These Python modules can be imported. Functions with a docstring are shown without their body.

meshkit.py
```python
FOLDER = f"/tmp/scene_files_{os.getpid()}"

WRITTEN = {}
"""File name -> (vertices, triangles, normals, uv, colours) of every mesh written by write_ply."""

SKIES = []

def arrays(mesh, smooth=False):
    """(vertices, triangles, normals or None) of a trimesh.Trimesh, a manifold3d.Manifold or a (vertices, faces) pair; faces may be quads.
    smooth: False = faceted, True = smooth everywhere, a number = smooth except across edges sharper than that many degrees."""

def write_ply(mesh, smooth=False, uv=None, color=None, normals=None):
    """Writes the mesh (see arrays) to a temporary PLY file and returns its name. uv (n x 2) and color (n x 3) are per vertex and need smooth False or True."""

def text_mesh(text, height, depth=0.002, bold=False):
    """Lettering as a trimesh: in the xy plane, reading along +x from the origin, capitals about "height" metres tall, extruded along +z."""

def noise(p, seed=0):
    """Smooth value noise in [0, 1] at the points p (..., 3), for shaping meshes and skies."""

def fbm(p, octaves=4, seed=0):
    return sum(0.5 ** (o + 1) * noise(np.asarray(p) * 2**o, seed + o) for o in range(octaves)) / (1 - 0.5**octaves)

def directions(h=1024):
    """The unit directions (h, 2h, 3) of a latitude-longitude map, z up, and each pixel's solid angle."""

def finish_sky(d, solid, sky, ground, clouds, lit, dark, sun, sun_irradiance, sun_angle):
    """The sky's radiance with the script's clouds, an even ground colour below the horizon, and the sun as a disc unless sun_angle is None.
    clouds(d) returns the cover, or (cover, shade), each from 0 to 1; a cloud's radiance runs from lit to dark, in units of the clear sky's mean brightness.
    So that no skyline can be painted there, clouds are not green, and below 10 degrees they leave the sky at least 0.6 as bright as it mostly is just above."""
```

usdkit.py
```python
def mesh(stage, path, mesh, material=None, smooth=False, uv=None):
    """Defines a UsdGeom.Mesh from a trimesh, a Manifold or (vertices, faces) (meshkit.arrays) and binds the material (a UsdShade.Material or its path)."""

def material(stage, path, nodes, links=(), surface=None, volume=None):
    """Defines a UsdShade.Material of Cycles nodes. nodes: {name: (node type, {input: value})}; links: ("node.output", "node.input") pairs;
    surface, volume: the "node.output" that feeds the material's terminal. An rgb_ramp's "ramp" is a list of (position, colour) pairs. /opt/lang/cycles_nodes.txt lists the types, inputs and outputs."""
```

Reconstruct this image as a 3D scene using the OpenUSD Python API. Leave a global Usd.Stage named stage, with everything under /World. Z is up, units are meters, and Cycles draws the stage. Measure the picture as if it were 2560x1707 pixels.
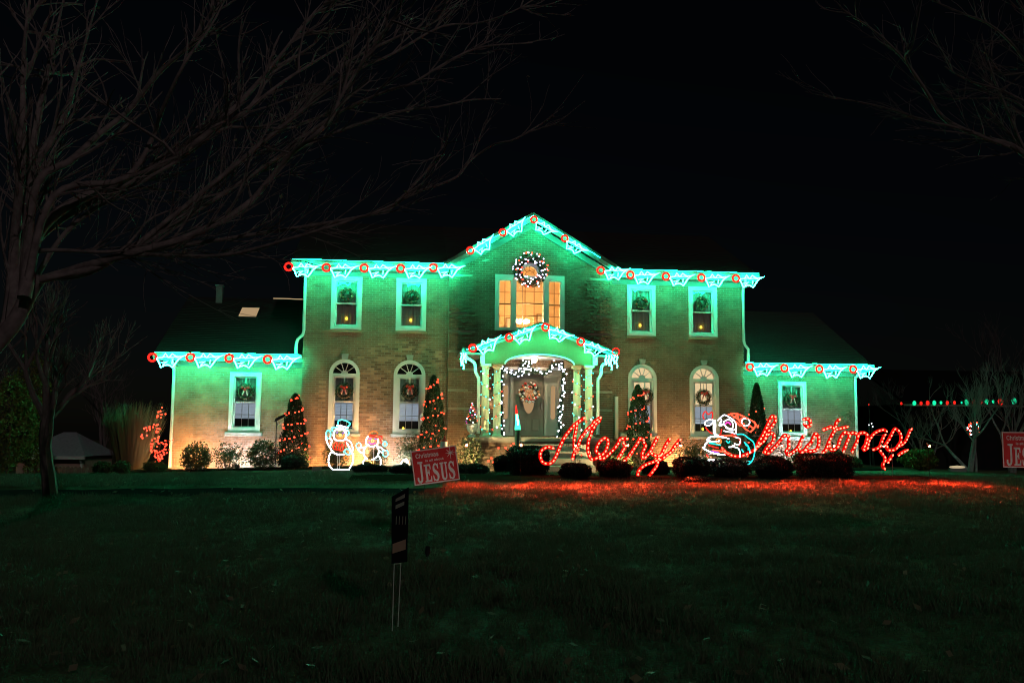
import math, random
import numpy as np, trimesh, usdkit, meshkit
from shapely.geometry import Polygon, box as sbox, Point, LineString
from shapely.ops import unary_union
from pxr import Usd, UsdGeom, UsdLux, UsdShade, Gf, Sdf, Vt

stage = Usd.Stage.CreateInMemory()
world = UsdGeom.Xform.Define(stage, '/World')
stage.SetDefaultPrim(world.GetPrim())
RAD = math.radians

# ------------------------------------------------------------------ camera
F, PITCH, ROLL, CZ = 2250.0, RAD(5.955), RAD(0.405), 1.45     # focal length in pixels of a 2560 wide frame
cam = UsdGeom.Camera.Define(stage, '/World/camera')
cam.CreateHorizontalApertureAttr(36.0)
cam.CreateFocalLengthAttr(36.0 * F / 2560)
cam.CreateClippingRangeAttr((0.05, 5000.0))
fwd = np.array([0, math.cos(PITCH), math.sin(PITCH)]); r0 = np.array([1.0, 0, 0]); u0 = np.cross(r0, fwd)
RIGHT = math.cos(ROLL) * r0 + math.sin(ROLL) * u0; UP = -math.sin(ROLL) * r0 + math.cos(ROLL) * u0
M = np.eye(4); M[0, :3], M[1, :3], M[2, :3], M[3, :3] = RIGHT, UP, -fwd, (0, 0, CZ)
cam.AddTransformOp().Set(Gf.Matrix4d(*M.ravel().tolist()))
cam.CreateExposureAttr(0.0)

# ------------------------------------------------------------------ sky and street fill
SUN_DIR = np.array([0.45, -1.0, 0.42]); SUN_DIR /= np.linalg.norm(SUN_DIR)
usdkit.material(stage, '/World/Looks/night_sky', {
    's': ('sky_texture', {'sky_type': 'single_scattering', 'sun_disc': False, 'sun_elevation': math.asin(SUN_DIR[2]), 'sun_rotation': math.atan2(SUN_DIR[0], SUN_DIR[1])}),
    'b': ('background_shader', {'strength': 0.0004})}, [('s.color', 'b.color')], surface='b.background')
dome = UsdLux.DomeLight.Define(stage, '/World/sky')
UsdShade.MaterialBindingAPI.Apply(dome.GetPrim()).Bind(UsdShade.Material.Get(stage, '/World/Looks/night_sky'))
dome.GetPrim().SetCustomDataByKey('kind', 'structure')
moon = UsdLux.DistantLight.Define(stage, '/World/moon')  # dim warm light put in for unseen street lighting behind the camera
moon.CreateIntensityAttr(0.048); moon.CreateNormalizeAttr(True) if hasattr(moon, 'CreateNormalizeAttr') else None
moon.CreateAngleAttr(0.5); moon.CreateColorAttr(Gf.Vec3f(1.0, 0.80, 0.78))
zc = SUN_DIR; xc = np.cross([0, 0, 1.0], zc); xc /= np.linalg.norm(xc); yc = np.cross(zc, xc)
MM = np.eye(4); MM[0, :3], MM[1, :3], MM[2, :3] = xc, yc, zc
moon.AddTransformOp().Set(Gf.Matrix4d(*MM.ravel().tolist()))

# ------------------------------------------------------------------ frames
YAW = RAD(7.226)
HO = np.array([0.6, 29.6, 0.0])                       # house frame: x along the front, y to the back, z up
HX = np.array([math.cos(YAW), math.sin(YAW), 0]); HY = np.array([-math.sin(YAW), math.cos(YAW), 0])
def h2w(x, y, z=0.0): return HO + HX * x + HY * y + np.array([0, 0, z])
def w2h(p): d = np.asarray(p) - HO; return np.array([d @ HX, d @ HY, d[2]])
def ray(px, py): return (px - 1280) / F * RIGHT - (py - 853.5) / F * UP + fwd
def at(px, py, hy):                                   # where the sight line of a photo pixel meets the plane y = hy of the house frame
    d = ray(px, py); n = HY; P0 = HO + HY * hy; C = np.array([0, 0, CZ])
    t = ((P0 - C) @ n) / (d @ n); q = w2h(C + t * d); return float(q[0]), float(q[2])
def atw(px, py, dist):                                # a point on the sight line at the given world depth
    d = ray(px, py); return np.array([0, 0, CZ]) + d * (dist / d[1])
def S(t): t = np.clip(t, 0, 1); return t * t * (3 - 2 * t)
def gz(x, y):
    x, y = np.asarray(x, float), np.asarray(y, float)
    z = 0.40 * S((y - 11) / 13) - 0.13 * S((-x - 5) / 6) * S((y - 20) / 6) - 0.55 * S((-x - 11) / 9) * S((y - 19) / 12) - 0.25 * S((x - 12) / 8) * S((y - 22) / 10) - 2.2 * S((-x - 13.5) / 5) * S((y - 25) / 6)
    return z - 1.2 * S((y - 45) / 60)
def ghz(x, y): p = h2w(x, y); return float(gz(p[0], p[1]))

# ------------------------------------------------------------------ helpers
used = {}
def path_for(name, parent):
    base = (str(parent.GetPath()) if parent is not None else '/World') + '/'
    k = used.get(base + name, 0); used[base + name] = k + 1
    return base + (name if k == 0 else f'{name}_{k:03d}')
def tag(p, label=None, cat=None, group=None, kind=None):
    p = p.GetPrim() if hasattr(p, 'GetPrim') else p
    for k, v in (('label', label), ('category', cat), ('group', group), ('kind', kind)):
        if v: p.SetCustomDataByKey(k, v)
    return p
REFS = np.array([(0, 1, 0), (1, 0, 0), (0, 0, 1), (.6, .8, 0), (-.6, .8, 0), (.6, 0, .8), (-.6, 0, .8)], float)
class MB:
    def __init__(s): s.v, s.f, s.n = [], [], 0
    def add(s, v, f):
        v, f = np.asarray(v, float), np.asarray(f, int)
        if len(v): s.v.append(v); s.f.append(f + s.n); s.n += len(v)
        return s
    def tm(s, m): return s.add(m.vertices, m.faces)
    def box(s, x0, x1, y0, y1, z0, z1):
        v = [(x, y, z) for x in (x0, x1) for y in (y0, y1) for z in (z0, z1)]
        return s.add(v, [(0,1,3),(0,3,2),(4,6,7),(4,7,5),(0,4,5),(0,5,1),(2,3,7),(2,7,6),(0,2,6),(0,6,4),(1,5,7),(1,7,3)])
    def cbox(s, x0, x1, y0, y1, z0, z1, c=0.01):      # box with chamfered front (low y) edges
        v = [(x0,y1,z0),(x1,y1,z0),(x1,y1,z1),(x0,y1,z1),(x0,y0+c,z0),(x1,y0+c,z0),(x1,y0+c,z1),(x0,y0+c,z1),(x0+c,y0,z0+c),(x1-c,y0,z0+c),(x1-c,y0,z1-c),(x0+c,y0,z1-c)]
        q = [(4,5,9,8),(5,6,10,9),(6,7,11,10),(7,4,8,11),(8,9,10,11),(0,1,5,4),(1,2,6,5),(2,3,7,6),(3,0,4,7),(3,2,1,0)]
        return s.add(v, [t for a in q for t in ((a[0],a[1],a[2]),(a[0],a[2],a[3]))])
    def tube(s, pts, r, sides=6, cap=True):
        p = np.asarray(pts, float); r = np.broadcast_to(np.asarray(r, float), (len(p),))
        t = np.gradient(p, axis=0); t /= np.linalg.norm(t, axis=1, keepdims=True) + 1e-12
        ref = REFS[np.abs(t @ REFS.T).max(0).argmin()]
        a = np.cross(t, ref); a /= np.linalg.norm(a, axis=1, keepdims=True) + 1e-12; b = np.cross(t, a)
        ang = np.arange(sides) * 2 * np.pi / sides
        v = (p[:, None] + r[:, None, None] * (np.cos(ang)[None, :, None] * a[:, None] + np.sin(ang)[None, :, None] * b[:, None])).reshape(-1, 3)
        i, j = np.meshgrid(np.arange(len(p) - 1), np.arange(sides), indexing='ij'); k = (j + 1) % sides
        q = np.stack([i*sides+j, i*sides+k, (i+1)*sides+k, (i+1)*sides+j], -1).reshape(-1, 4)
        f = np.vstack([q[:, [0,1,2]], q[:, [0,2,3]]])
        if cap:
            e = (len(p) - 1) * sides
            f = np.vstack([f, [(0, m+1, m) for m in range(1, sides-1)], [(e, e+m, e+m+1) for m in range(1, sides-1)]])
        return s.add(v, f)
    def prism(s, poly, y0, y1):                        # a shape of the x-z plane given thickness along y
        for g in getattr(poly, 'geoms', [poly]):
            if g.is_empty or g.area < 1e-7: continue
            m = trimesh.creation.extrude_polygon(g, y1 - y0, engine='earcut')
            v = m.vertices; s.add(np.stack([v[:, 0], y0 + v[:, 2], v[:, 1]], 1), m.faces[:, ::-1])
        return s
    def quads(s, c, a, b):                             # many little leaves: centres and two half axes
        n = len(c); v = np.stack([c - a, c - b * .9, c + a, c + b * .9], 1).reshape(-1, 3); i = np.arange(n)[:, None] * 4
        return s.add(v, np.vstack([i + [0,1,2], i + [0,2,3]]))
    def arr(s): return np.vstack(s.v), np.vstack(s.f)
    def build(s, name, mat, parent=None, smooth=False, **kw):
        m = usdkit.mesh(stage, path_for(name, parent), s.arr(), mat, smooth=smooth)
        return tag(m, **kw)
def thing(name, label, cat, loc=(0, 0, 0), rotz=0.0, group=None, tilt=0.0):
    x = UsdGeom.Xform.Define(stage, path_for(name, None))
    x.AddTranslateOp().Set(Gf.Vec3d(*map(float, loc)))
    if rotz: x.AddRotateZOp().Set(math.degrees(rotz))
    if tilt: x.AddRotateYOp().Set(math.degrees(tilt))
    return tag(x, label, cat, group)
def hthing(name, label, cat, x, y, z, group=None, tilt=0.0, extra=0.0): return thing(name, label, cat, h2w(x, y, z), YAW + extra, group, tilt)
def klass(name, cat, group):                           # an abstract class prim holding the parts of one kind of thing
    p = stage.CreateClassPrim('/World/_class_' + name); p.SetTypeName('Xform'); p.SetCustomDataByKey('category', cat); p.SetCustomDataByKey('group', group)
    return p
def inst(cls, name, label, loc, rotz=0.0, scale=None, tilt=0.0, group=None):
    cd = cls.GetCustomData()
    x = UsdGeom.Xform.Define(stage, path_for(name, None))
    x.AddTranslateOp().Set(Gf.Vec3d(*map(float, loc)))
    x.AddRotateZOp().Set(math.degrees(rotz))
    x.AddRotateYOp().Set(math.degrees(tilt))
    sc = scale or (1, 1, 1); x.AddScaleOp().Set(Gf.Vec3f(*sc))
    p = x.GetPrim(); p.GetReferences().AddInternalReference(cls.GetPath()); p.SetInstanceable(True)
    return tag(p, label, cd['category'], group or cd['group'])
def smooth_path(pts, step):
    p = np.asarray(pts, float)
    if len(p) > 2:                                     # Catmull-Rom
        q = np.vstack([2 * p[0] - p[1], p, 2 * p[-1] - p[-2]]); out = []
        for i in range(1, len(q) - 2):
            for t in np.linspace(0, 1, 6, endpoint=False):
                a, b, c, d = q[i-1], q[i], q[i+1], q[i+2]
                out.append(.5 * ((2*b) + (-a+c)*t + (2*a-5*b+4*c-d)*t*t + (-a+3*b-3*c+d)*t**3))
        p = np.array(out + [p[-1]])
    L = np.concatenate([[0], np.cumsum(np.linalg.norm(np.diff(p, axis=0), axis=1))])
    n = max(2, int(round(L[-1] / step)) + 1); s = np.linspace(0, L[-1], n)
    return np.stack([np.interp(s, L, p[:, k]) for k in range(p.shape[1])], 1)
ICO = trimesh.creation.icosphere(0, 1.0); ICO1 = trimesh.creation.icosphere(1, 1.0)
def bulbmesh(mb, c, r, m=ICO, st=(1, 1, 1)): return mb.add(m.vertices * r * np.array(st) + c, m.faces)

# ------------------------------------------------------------------ materials
def mat(name, col, rough=0.7, var=0.25, scale=6.0, spec=0.3, bump=0.0, bscale=60.0, island=0.0, metallic=0.0):
    p = '/World/Looks/' + name
    n = {'p': ('principled_bsdf', {'roughness': rough, 'specular_ior_level': spec, 'metallic': metallic}), 'g': ('geometry', {}),
         'n': ('noise_texture', {'scale': scale, 'detail': 4.0, 'roughness': 0.6}), 'm': ('map_range', {'from_min': 0.25, 'from_max': 0.75, 'to_min': 1 - var, 'to_max': 1 + var}),
         'o': ('object_info', {}), 'a': ('math', {'math_type': 'add'}), 'fr': ('math', {'math_type': 'fraction'}), 'r': ('map_range', {'from_min': 0, 'from_max': 1, 'to_min': 1 - island, 'to_max': 1 + island}),
         'mu': ('math', {'math_type': 'multiply'})}
    l = [('g.position', 'n.vector'), ('n.fac', 'm.value'), ('g.random_per_island', 'a.value1'), ('o.random', 'a.value2'), ('a.value', 'fr.value1'), ('fr.value', 'r.value'),
         ('m.result', 'mu.value1'), ('r.result', 'mu.value2'), ('mu.value', 'c.scale'), ('c.vector', 'p.base_color')]
    n['c'] = ('vector_math', {'math_type': 'scale', 'vector1': col})
    if bump:
        n['bn'] = ('noise_texture', {'scale': bscale, 'detail': 3.0}); n['bp'] = ('bump', {'strength': bump, 'distance': 0.01})
        l += [('g.position', 'bn.vector'), ('bn.fac', 'bp.height'), ('bp.normal', 'p.normal')]
    return usdkit.material(stage, p, n, l, surface='p.BSDF')
def glow(name, col, strength):
    return usdkit.material(stage, '/World/Looks/' + name, {'e': ('emission', {'color': col, 'strength': strength})}, [], surface='e.emission')
def leafmat(name, col, trans=0.25, var=0.35):
    return usdkit.material(stage, '/World/Looks/' + name, {'g': ('geometry', {}), 'r': ('map_range', {'to_min': 1 - var, 'to_max': 1 + var}), 'c': ('vector_math', {'math_type': 'scale', 'vector1': col}),
        'p': ('principled_bsdf', {'roughness': 0.55, 'specular_ior_level': 0.25}), 't': ('translucent_bsdf', {}), 'm': ('mix_closure', {'fac': trans})},
        [('g.random_per_island', 'r.value'), ('r.result', 'c.scale'), ('c.vector', 'p.base_color'), ('c.vector', 't.color'), ('p.BSDF', 'm.closure1'), ('t.BSDF', 'm.closure2')], surface='m.closure')
glass = usdkit.material(stage, '/World/Looks/window_glass', {'f': ('fresnel', {'IOR': 1.5}), 't': ('transparent_bsdf', {'color': (0.92, 0.95, 0.93)}), 'g': ('glossy_bsdf', {'roughness': 0.02, 'color': (1, 1, 1)}), 'm': ('mix_closure', {})},
    [('f.fac', 'm.fac'), ('t.BSDF', 'm.closure1'), ('g.BSDF', 'm.closure2')], surface='m.closure')
M_brick = mat('brick', (0.27, 0.165, 0.105), 0.85, 0.38, 2.6, 0.2, 0.5, 90, island=0.42)
M_mortar = mat('mortar', (0.30, 0.26, 0.21), 0.9, 0.15, 12)
M_white = mat('white_trim_paint', (0.60, 0.60, 0.58), 0.5, 0.05, 3)
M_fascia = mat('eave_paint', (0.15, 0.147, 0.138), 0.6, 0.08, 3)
M_sill = mat('stone_sill', (0.30, 0.31, 0.28), 0.8, 0.15, 8)
M_roof = mat('asphalt_shingle', (0.055, 0.053, 0.052), 0.9, 0.3, 25, 0.2, island=0.3)
M_cream = mat('cream_paint', (0.66, 0.58, 0.40), 0.5, 0.06, 4)
M_stucco = mat('stucco', (0.15, 0.105, 0.05), 0.85, 0.1, 20, 0.2, 0.3, 120)
M_door = mat('door_paint', (0.20, 0.165, 0.14), 0.4, 0.06, 5, 0.4)
M_doorfr = mat('door_frame_paint', (0.36, 0.33, 0.30), 0.45, 0.06, 5)
M_curtain = mat('curtain', (0.55, 0.55, 0.52), 0.9, 0.1, 3)
M_blind = usdkit.material(stage, '/World/Looks/blind', {'d': ('diffuse_bsdf', {'color': (0.72, 0.75, 0.80)}), 't': ('translucent_bsdf', {'color': (0.72, 0.76, 0.84)}), 'm': ('mix_closure', {'fac': 0.5})}, [('d.BSDF', 'm.closure1'), ('t.BSDF', 'm.closure2')], surface='m.closure')
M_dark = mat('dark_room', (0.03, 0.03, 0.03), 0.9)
M_tan = mat('foyer_wall_paint', (0.60, 0.46, 0.30), 0.8, 0.05, 2)
M_wood = mat('wood', (0.18, 0.09, 0.04), 0.5, 0.2, 10)
M_concrete = mat('concrete', (0.42, 0.38, 0.32), 0.9, 0.15, 6)
M_metal = mat('grey_metal', (0.25, 0.25, 0.26), 0.4, 0.1, 10, 0.5, metallic=0.6)
M_black = mat('black_plastic', (0.02, 0.02, 0.022), 0.4)
M_redplastic = mat('red_plastic', (0.35, 0.02, 0.015), 0.4)
M_wire = mat('green_wire', (0.02, 0.05, 0.025), 0.5)
M_bark = mat('bark', (0.185, 0.155, 0.155), 0.9, 0.5, 9, 0.15, 0.5, 40)
M_bark2 = mat('dark_bark', (0.15, 0.125, 0.125), 0.9, 0.3, 12, 0.15, 0.5, 40)
M_stem = mat('shrub_stem', (0.16, 0.11, 0.07), 0.9)
M_grey_twig = mat('grey_twig', (0.22, 0.22, 0.22), 0.9, 0.3, 10)
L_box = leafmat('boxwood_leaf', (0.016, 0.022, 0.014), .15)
L_az = leafmat('azalea_leaf', (0.10, 0.11, 0.045), 0.3)
L_con = leafmat('conifer_leaf', (0.035, 0.075, 0.03))
L_wre = leafmat('wreath_needle', (0.03, 0.07, 0.03))
L_yel = leafmat('yellow_leaf', (0.22, 0.22, 0.06), 0.3)
L_grass = leafmat('dry_grass', (0.34, 0.26, 0.14), 0.3)
L_turf = leafmat('turf_blade', (0.19, 0.20, 0.14), 0.3, 0.5)
L_fallen = leafmat('fallen_leaf', (0.42, 0.34, 0.24), 0.2, 0.5)
M_redcloth = mat('red_ribbon', (0.55, 0.045, 0.03), 0.6, 0.1)
M_whitecloth = mat('white_ribbon', (0.7, 0.68, 0.66), 0.6, 0.1)
M_berry = mat('red_berry', (0.5, 0.05, 0.03), 0.4)
M_goldb = mat('copper_bauble', (0.55, 0.25, 0.12), 0.35)
E_green = glow('green_lamp', (0.0090, 1.0, 0.46), 100.0)
E_rope = glow('green_rope_lamp', (0.006, 1.0, 0.42), 26.0)
E_redring = glow('red_ring_lamp', (1.0, 0.015, 0.010), 2.2)
E_redring_hot = glow('red_ring_bulb', (1.0, 0.03, 0.012), 3.0)
E_redrope_halo = glow('red_rope_halo', (1.0, 0.008, 0.004), 0.62)  # letter tube, widened and lit to stand for the red halo round the bulbs
E_redbulb = glow('red_bulb', (1.0, 0.012, 0.007), 60.0)
E_redtree = glow('red_tree_bulb', (1.0, 0.045, 0.02), 5.0)
E_white = glow('white_lamp', (0.86, 0.88, 1.0), 2.4)
E_wbulb = glow('white_bulb', (0.80, 0.82, 1.0), 9.0)
E_teal = glow('teal_lamp', (0.02, 0.9, 0.8), 1.3)
E_tealb = glow('teal_bulb', (0.08, 0.9, 0.75), 3.0)
E_red = glow('red_lamp', (1.0, 0.03, 0.02), 1.1)
E_orange = glow('orange_lamp', (1.0, 0.28, 0.05), 1.2)
E_yellow = glow('yellow_lamp', (1.0, 0.75, 0.15), 2.0)
E_violet = glow('violet_lamp', (0.45, 0.10, 0.9), 1.2)
E_pink = glow('pink_lamp', (1.0, 0.05, 0.4), 2.0)
E_warm = glow('warm_bulb', (1.0, 0.56, 0.24), 800.0)
E_candle = glow('candle_flame', (1.0, 0.62, 0.06), 3.0)
E_flood_w = glow('white_flood_lens', (0.78, 0.87, 1.0), 1700.0)
E_flood_o = glow('warm_flood_lens', (1.0, 0.47, 0.14), 1500.0)
E_lit = glow('lit_window', (1.0, 0.70, 0.40), 1.0)
E_blindglow = glow('lit_blind', (0.78, 0.86, 1.0), 0.85)  # bluish glow added behind the ground floor blinds to brighten their panes
E_amber = glow('amber_glass', (1.0, 0.62, 0.30), 0.42)
E_sky = glow('lit_skylight', (1.0, 0.68, 0.36), 0.42)

rng = np.random.default_rng(7)

# ------------------------------------------------------------------ ground
def graded(a, b, step, far):
    mid = np.arange(a, b + 1e-6, step); g = [mid[-1]]; st = step
    while g[-1] < far: st *= 1.35; g.append(g[-1] + st)
    h = [mid[0]]; st = step
    while h[-1] > -far: st *= 1.35; h.append(h[-1] - st)
    return np.array(h[:0:-1] + list(mid) + g[1:])
def walk_c(x): return 18.6 + 0.115 * (x + 9.0) + .09 * np.sin(x * .8) + .04 * np.sin(x * 2.9)         # the path's middle line (world y for x)
gxs, gys = graded(-22, 22, 0.25, 600), graded(4, 36, 0.2, 600)
GX, GY = np.meshgrid(gxs, gys, indexing='ij')
GZ = gz(GX, GY) + 0.035 * (meshkit.fbm(np.stack([GX * .9, GY * .9, GX * 0], -1), 3) - .5)
inwalk = (np.abs(GY - walk_c(GX)) < 1.15) & (GX < -1.2)
GZ = np.where(inwalk, gz(GX, GY) - 0.06, GZ)
nx, ny = GX.shape
ii, jj = np.meshgrid(np.arange(nx - 1), np.arange(ny - 1), indexing='ij'); a = ii * ny + jj
gf = np.stack([a, a + ny, a + ny + 1, a + 1], -1).reshape(-1, 4)
usdkit.material(stage, '/World/Looks/lawn', {'g': ('geometry', {}), 'n': ('noise_texture', {'scale': 1.3, 'detail': 6.0, 'roughness': 0.7}), 'n2': ('noise_texture', {'scale': 30.0, 'detail': 3.0}),
    'r': ('rgb_ramp', {'ramp': [(0.3, (0.08, 0.10, 0.055)), (0.5, (0.16, 0.19, 0.11)), (0.72, (0.27, 0.26, 0.17))]}), 'x': ('mix', {'mix_type': 'multiply', 'fac': 0.6}),
    'b': ('bump', {'strength': 0.9, 'distance': 0.04}), 'p': ('principled_bsdf', {'roughness': 0.9, 'specular_ior_level': 0.1})},
    [('g.position', 'n.vector'), ('g.position', 'n2.vector'), ('n.fac', 'r.fac'), ('r.color', 'x.color1'), ('n2.color', 'x.color2'), ('x.color', 'p.base_color'), ('n2.fac', 'b.height'), ('b.normal', 'p.normal')], surface='p.BSDF')
M_lawn = UsdShade.Material.Get(stage, '/World/Looks/lawn')
tag(usdkit.mesh(stage, '/World/lawn', (np.stack([GX, GY, GZ], -1).reshape(-1, 3), gf), M_lawn, smooth=True), 'wide dark lawn sloping up to the brick house', 'lawn', kind='structure')
def strip(name, mat_, xs, yc, half, dz, label, cat):
    v = []; f = []
    for x in xs:
        for t in np.linspace(-1, 1, 5):
            y = yc(x) + t * half(x); v.append((x, y, float(gz(x, y)) + dz))
    for i in range(len(xs) - 1):
        for j in range(4): k = i * 5 + j; f.append((k, k + 5, k + 6, k + 1))
    tag(usdkit.mesh(stage, path_for(name, None), (np.array(v), np.array(f)), mat_, smooth=True), label, cat, kind='structure')
M_asph = mat('asphalt', (0.022, 0.022, 0.023), 1.0, 0.25, 20, 0.0)
M_mulch_shade = mat('mulch', (0.025, 0.017, 0.012), 1.0, 0.4, 14, 0.0, 0.8, 50)  # mulch tone darkened to carry the shadow strip of the bush row
strip('garden_path', M_asph, np.linspace(-24, -1.4, 60), walk_c, lambda x: 0.78 + .07 * math.sin(x * 3.7), -0.03, 'narrow dark path crossing the lawn on the left', 'path')
bed = MB(); bxs = np.linspace(-11.6, 11.9, 95)
def bedrow(name, x0, x1, y0f, y1f, dz=0.045):
    v = []; f = []; xs = np.linspace(x0, x1, 80)
    for x in xs:
        for t in np.linspace(0, 1, 7):
            y = y0f(x) + (y1f(x) - y0f(x)) * t; p = h2w(x, y); v.append((p[0], p[1], float(gz(p[0], p[1])) + dz + .03 * meshkit.noise(p * 5) - .02 * (t in (0, 1))))
    for i in range(len(xs) - 1):
        for j in range(6): k = i * 7 + j; f.append((k, k + 7, k + 8, k + 1))
    tag(usdkit.mesh(stage, path_for(name, None), (np.array(v), np.array(f)), M_mulch_shade, smooth=True), 'mulch planting bed with shade in its dark tone', 'planting bed', kind='structure')
bedrow('planting_bed', -12.2, -2.0, lambda x: -1.55 - .25 * math.sin(x * .9), lambda x: 0.6 if x < -7.4 else -0.02)
bedrow('planting_bed', 1.6, 11.9, lambda x: -1.7 - .2 * math.sin(x), lambda x: 0.6 if x > 7.4 else -0.02)
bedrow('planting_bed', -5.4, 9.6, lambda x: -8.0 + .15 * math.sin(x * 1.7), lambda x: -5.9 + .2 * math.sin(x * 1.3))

# ------------------------------------------------------------------ house
GB = 0.2                                               # foot of the walls
house = hthing('brick_house', 'two storey brick house with pointed porch and wings, outlined in green holiday lights', 'house', 0, 0, 0)
UW = [(-6.5, -5.52), (-4.42, -3.44), (3.29, 4.27), (5.43, 6.43)]         # upper windows (x)
AW = [(-6.5, -5.53), (-4.45, -3.43), (3.31, 4.28), (5.43, 6.44)]         # arched windows (x)
def arch_poly(x0, x1, z0, zs, zt, n=16):
    c, a, b = (x0 + x1) / 2, (x1 - x0) / 2, zt - zs
    return Polygon([(x0, z0), (x1, z0)] + [(c + a * math.cos(t), zs + b * math.sin(t)) for t in np.linspace(0, math.pi, n)])
mainw = sbox(-7.35, GB, 7.35, 6.62)
gabw = Polygon([(-2.72, GB), (2.68, GB), (2.68, 6.9), (-0.03, 8.45), (-2.72, 6.9)])
lww, rww = sbox(-11.38, GB, -7.36, 3.7), sbox(7.36, GB, 11.58, 3.7)
holes_main = [sbox(a, 4.8, b, 6.53) for a, b in UW] + [arch_poly(a, b, 1.48, 3.36, 3.85) for a, b in AW]
GW = (-1.22, 1.08, 4.86, 6.69)                         # gable window
holes_gab = [sbox(*[GW[0], GW[2], GW[1], GW[3]]), arch_poly(-0.42, 0.28, 6.6, 6.69, 7.06), sbox(-1.06, 1.42, 1.02, 3.56)]
holes_lw = [sbox(-9.66, 1.50, -8.67, 3.41)]; holes_rw = [sbox(8.75, 1.48, 9.78, 3.38)]
WALLS = [('front_wall', sbox(-7.35, GB, -2.6, 6.62), holes_main, 0.0), ('front_wall', sbox(2.56, GB, 7.35, 6.62), holes_main, 0.0), ('gable_wall', gabw, holes_gab, -0.35), ('wing_wall', lww, holes_lw, 0.5), ('wing_wall', rww, holes_rw, 0.5)]
BL, BH, MJ = 0.205, 0.0615, 0.012                      # brick length, height, joint
all_bricks = []
def quoin(x, z):                                       # blocks at the corners of the gable wall: (proud, in the groove)
    k = int((z - 0.4) / 0.62); d = min(x + 2.72, 2.68 - x); w = 0.95 if k % 2 else 0.72
    if z > 6.75: return 0.0
    if d > w: return 0.0
    ph = ((z - 0.4) % 0.62) / 0.62
    if ph < 0.1 or d > w - 0.07: return 0.03
    return -0.04
wall_parts = []
for name, poly, holes, y in WALLS:
    hu = unary_union(holes); mb = MB().prism(poly.difference(hu), y + 0.012, y + 0.25)
    w = mb.build(name, M_mortar, house.GetPrim()); wall_parts.append(w.GetPrim() if hasattr(w, 'GetPrim') else w)
    clip = hu.buffer(0.0)
    x0, zz, x1, z1 = poly.bounds; row = 0; z = GB + 0.006
    while z + BH < z1 + .02:
        line = LineString([(x0 - 1, z + BH / 2), (x1 + 1, z + BH / 2)]).intersection(poly.buffer(-.002)).difference(clip)
        for seg in getattr(line, 'geoms', [line]):
            if seg.is_empty: continue
            a, b = seg.bounds[0], seg.bounds[2]; off = (row % 2) * (BL + MJ) / 2
            k = math.floor((a - x0 - off) / (BL + MJ))
            while True:
                p, q = x0 + off + k * (BL + MJ), x0 + off + k * (BL + MJ) + BL
                k += 1
                if p > b: break
                p, q = max(p, a), min(q, b)
                if q - p < 0.03: continue
                dv = (quoin((p + q) / 2, z + BH / 2) if name == 'gable_wall' else 0) + (rng.normal(0, .003) if rng.random() > .13 else rng.uniform(-.016, -.006))
                all_bricks.append((len(wall_parts) - 1, p, q, z, y + dv, y + 0.05, rng.normal(0, .0015)))
        z += BH + MJ; row += 1
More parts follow.
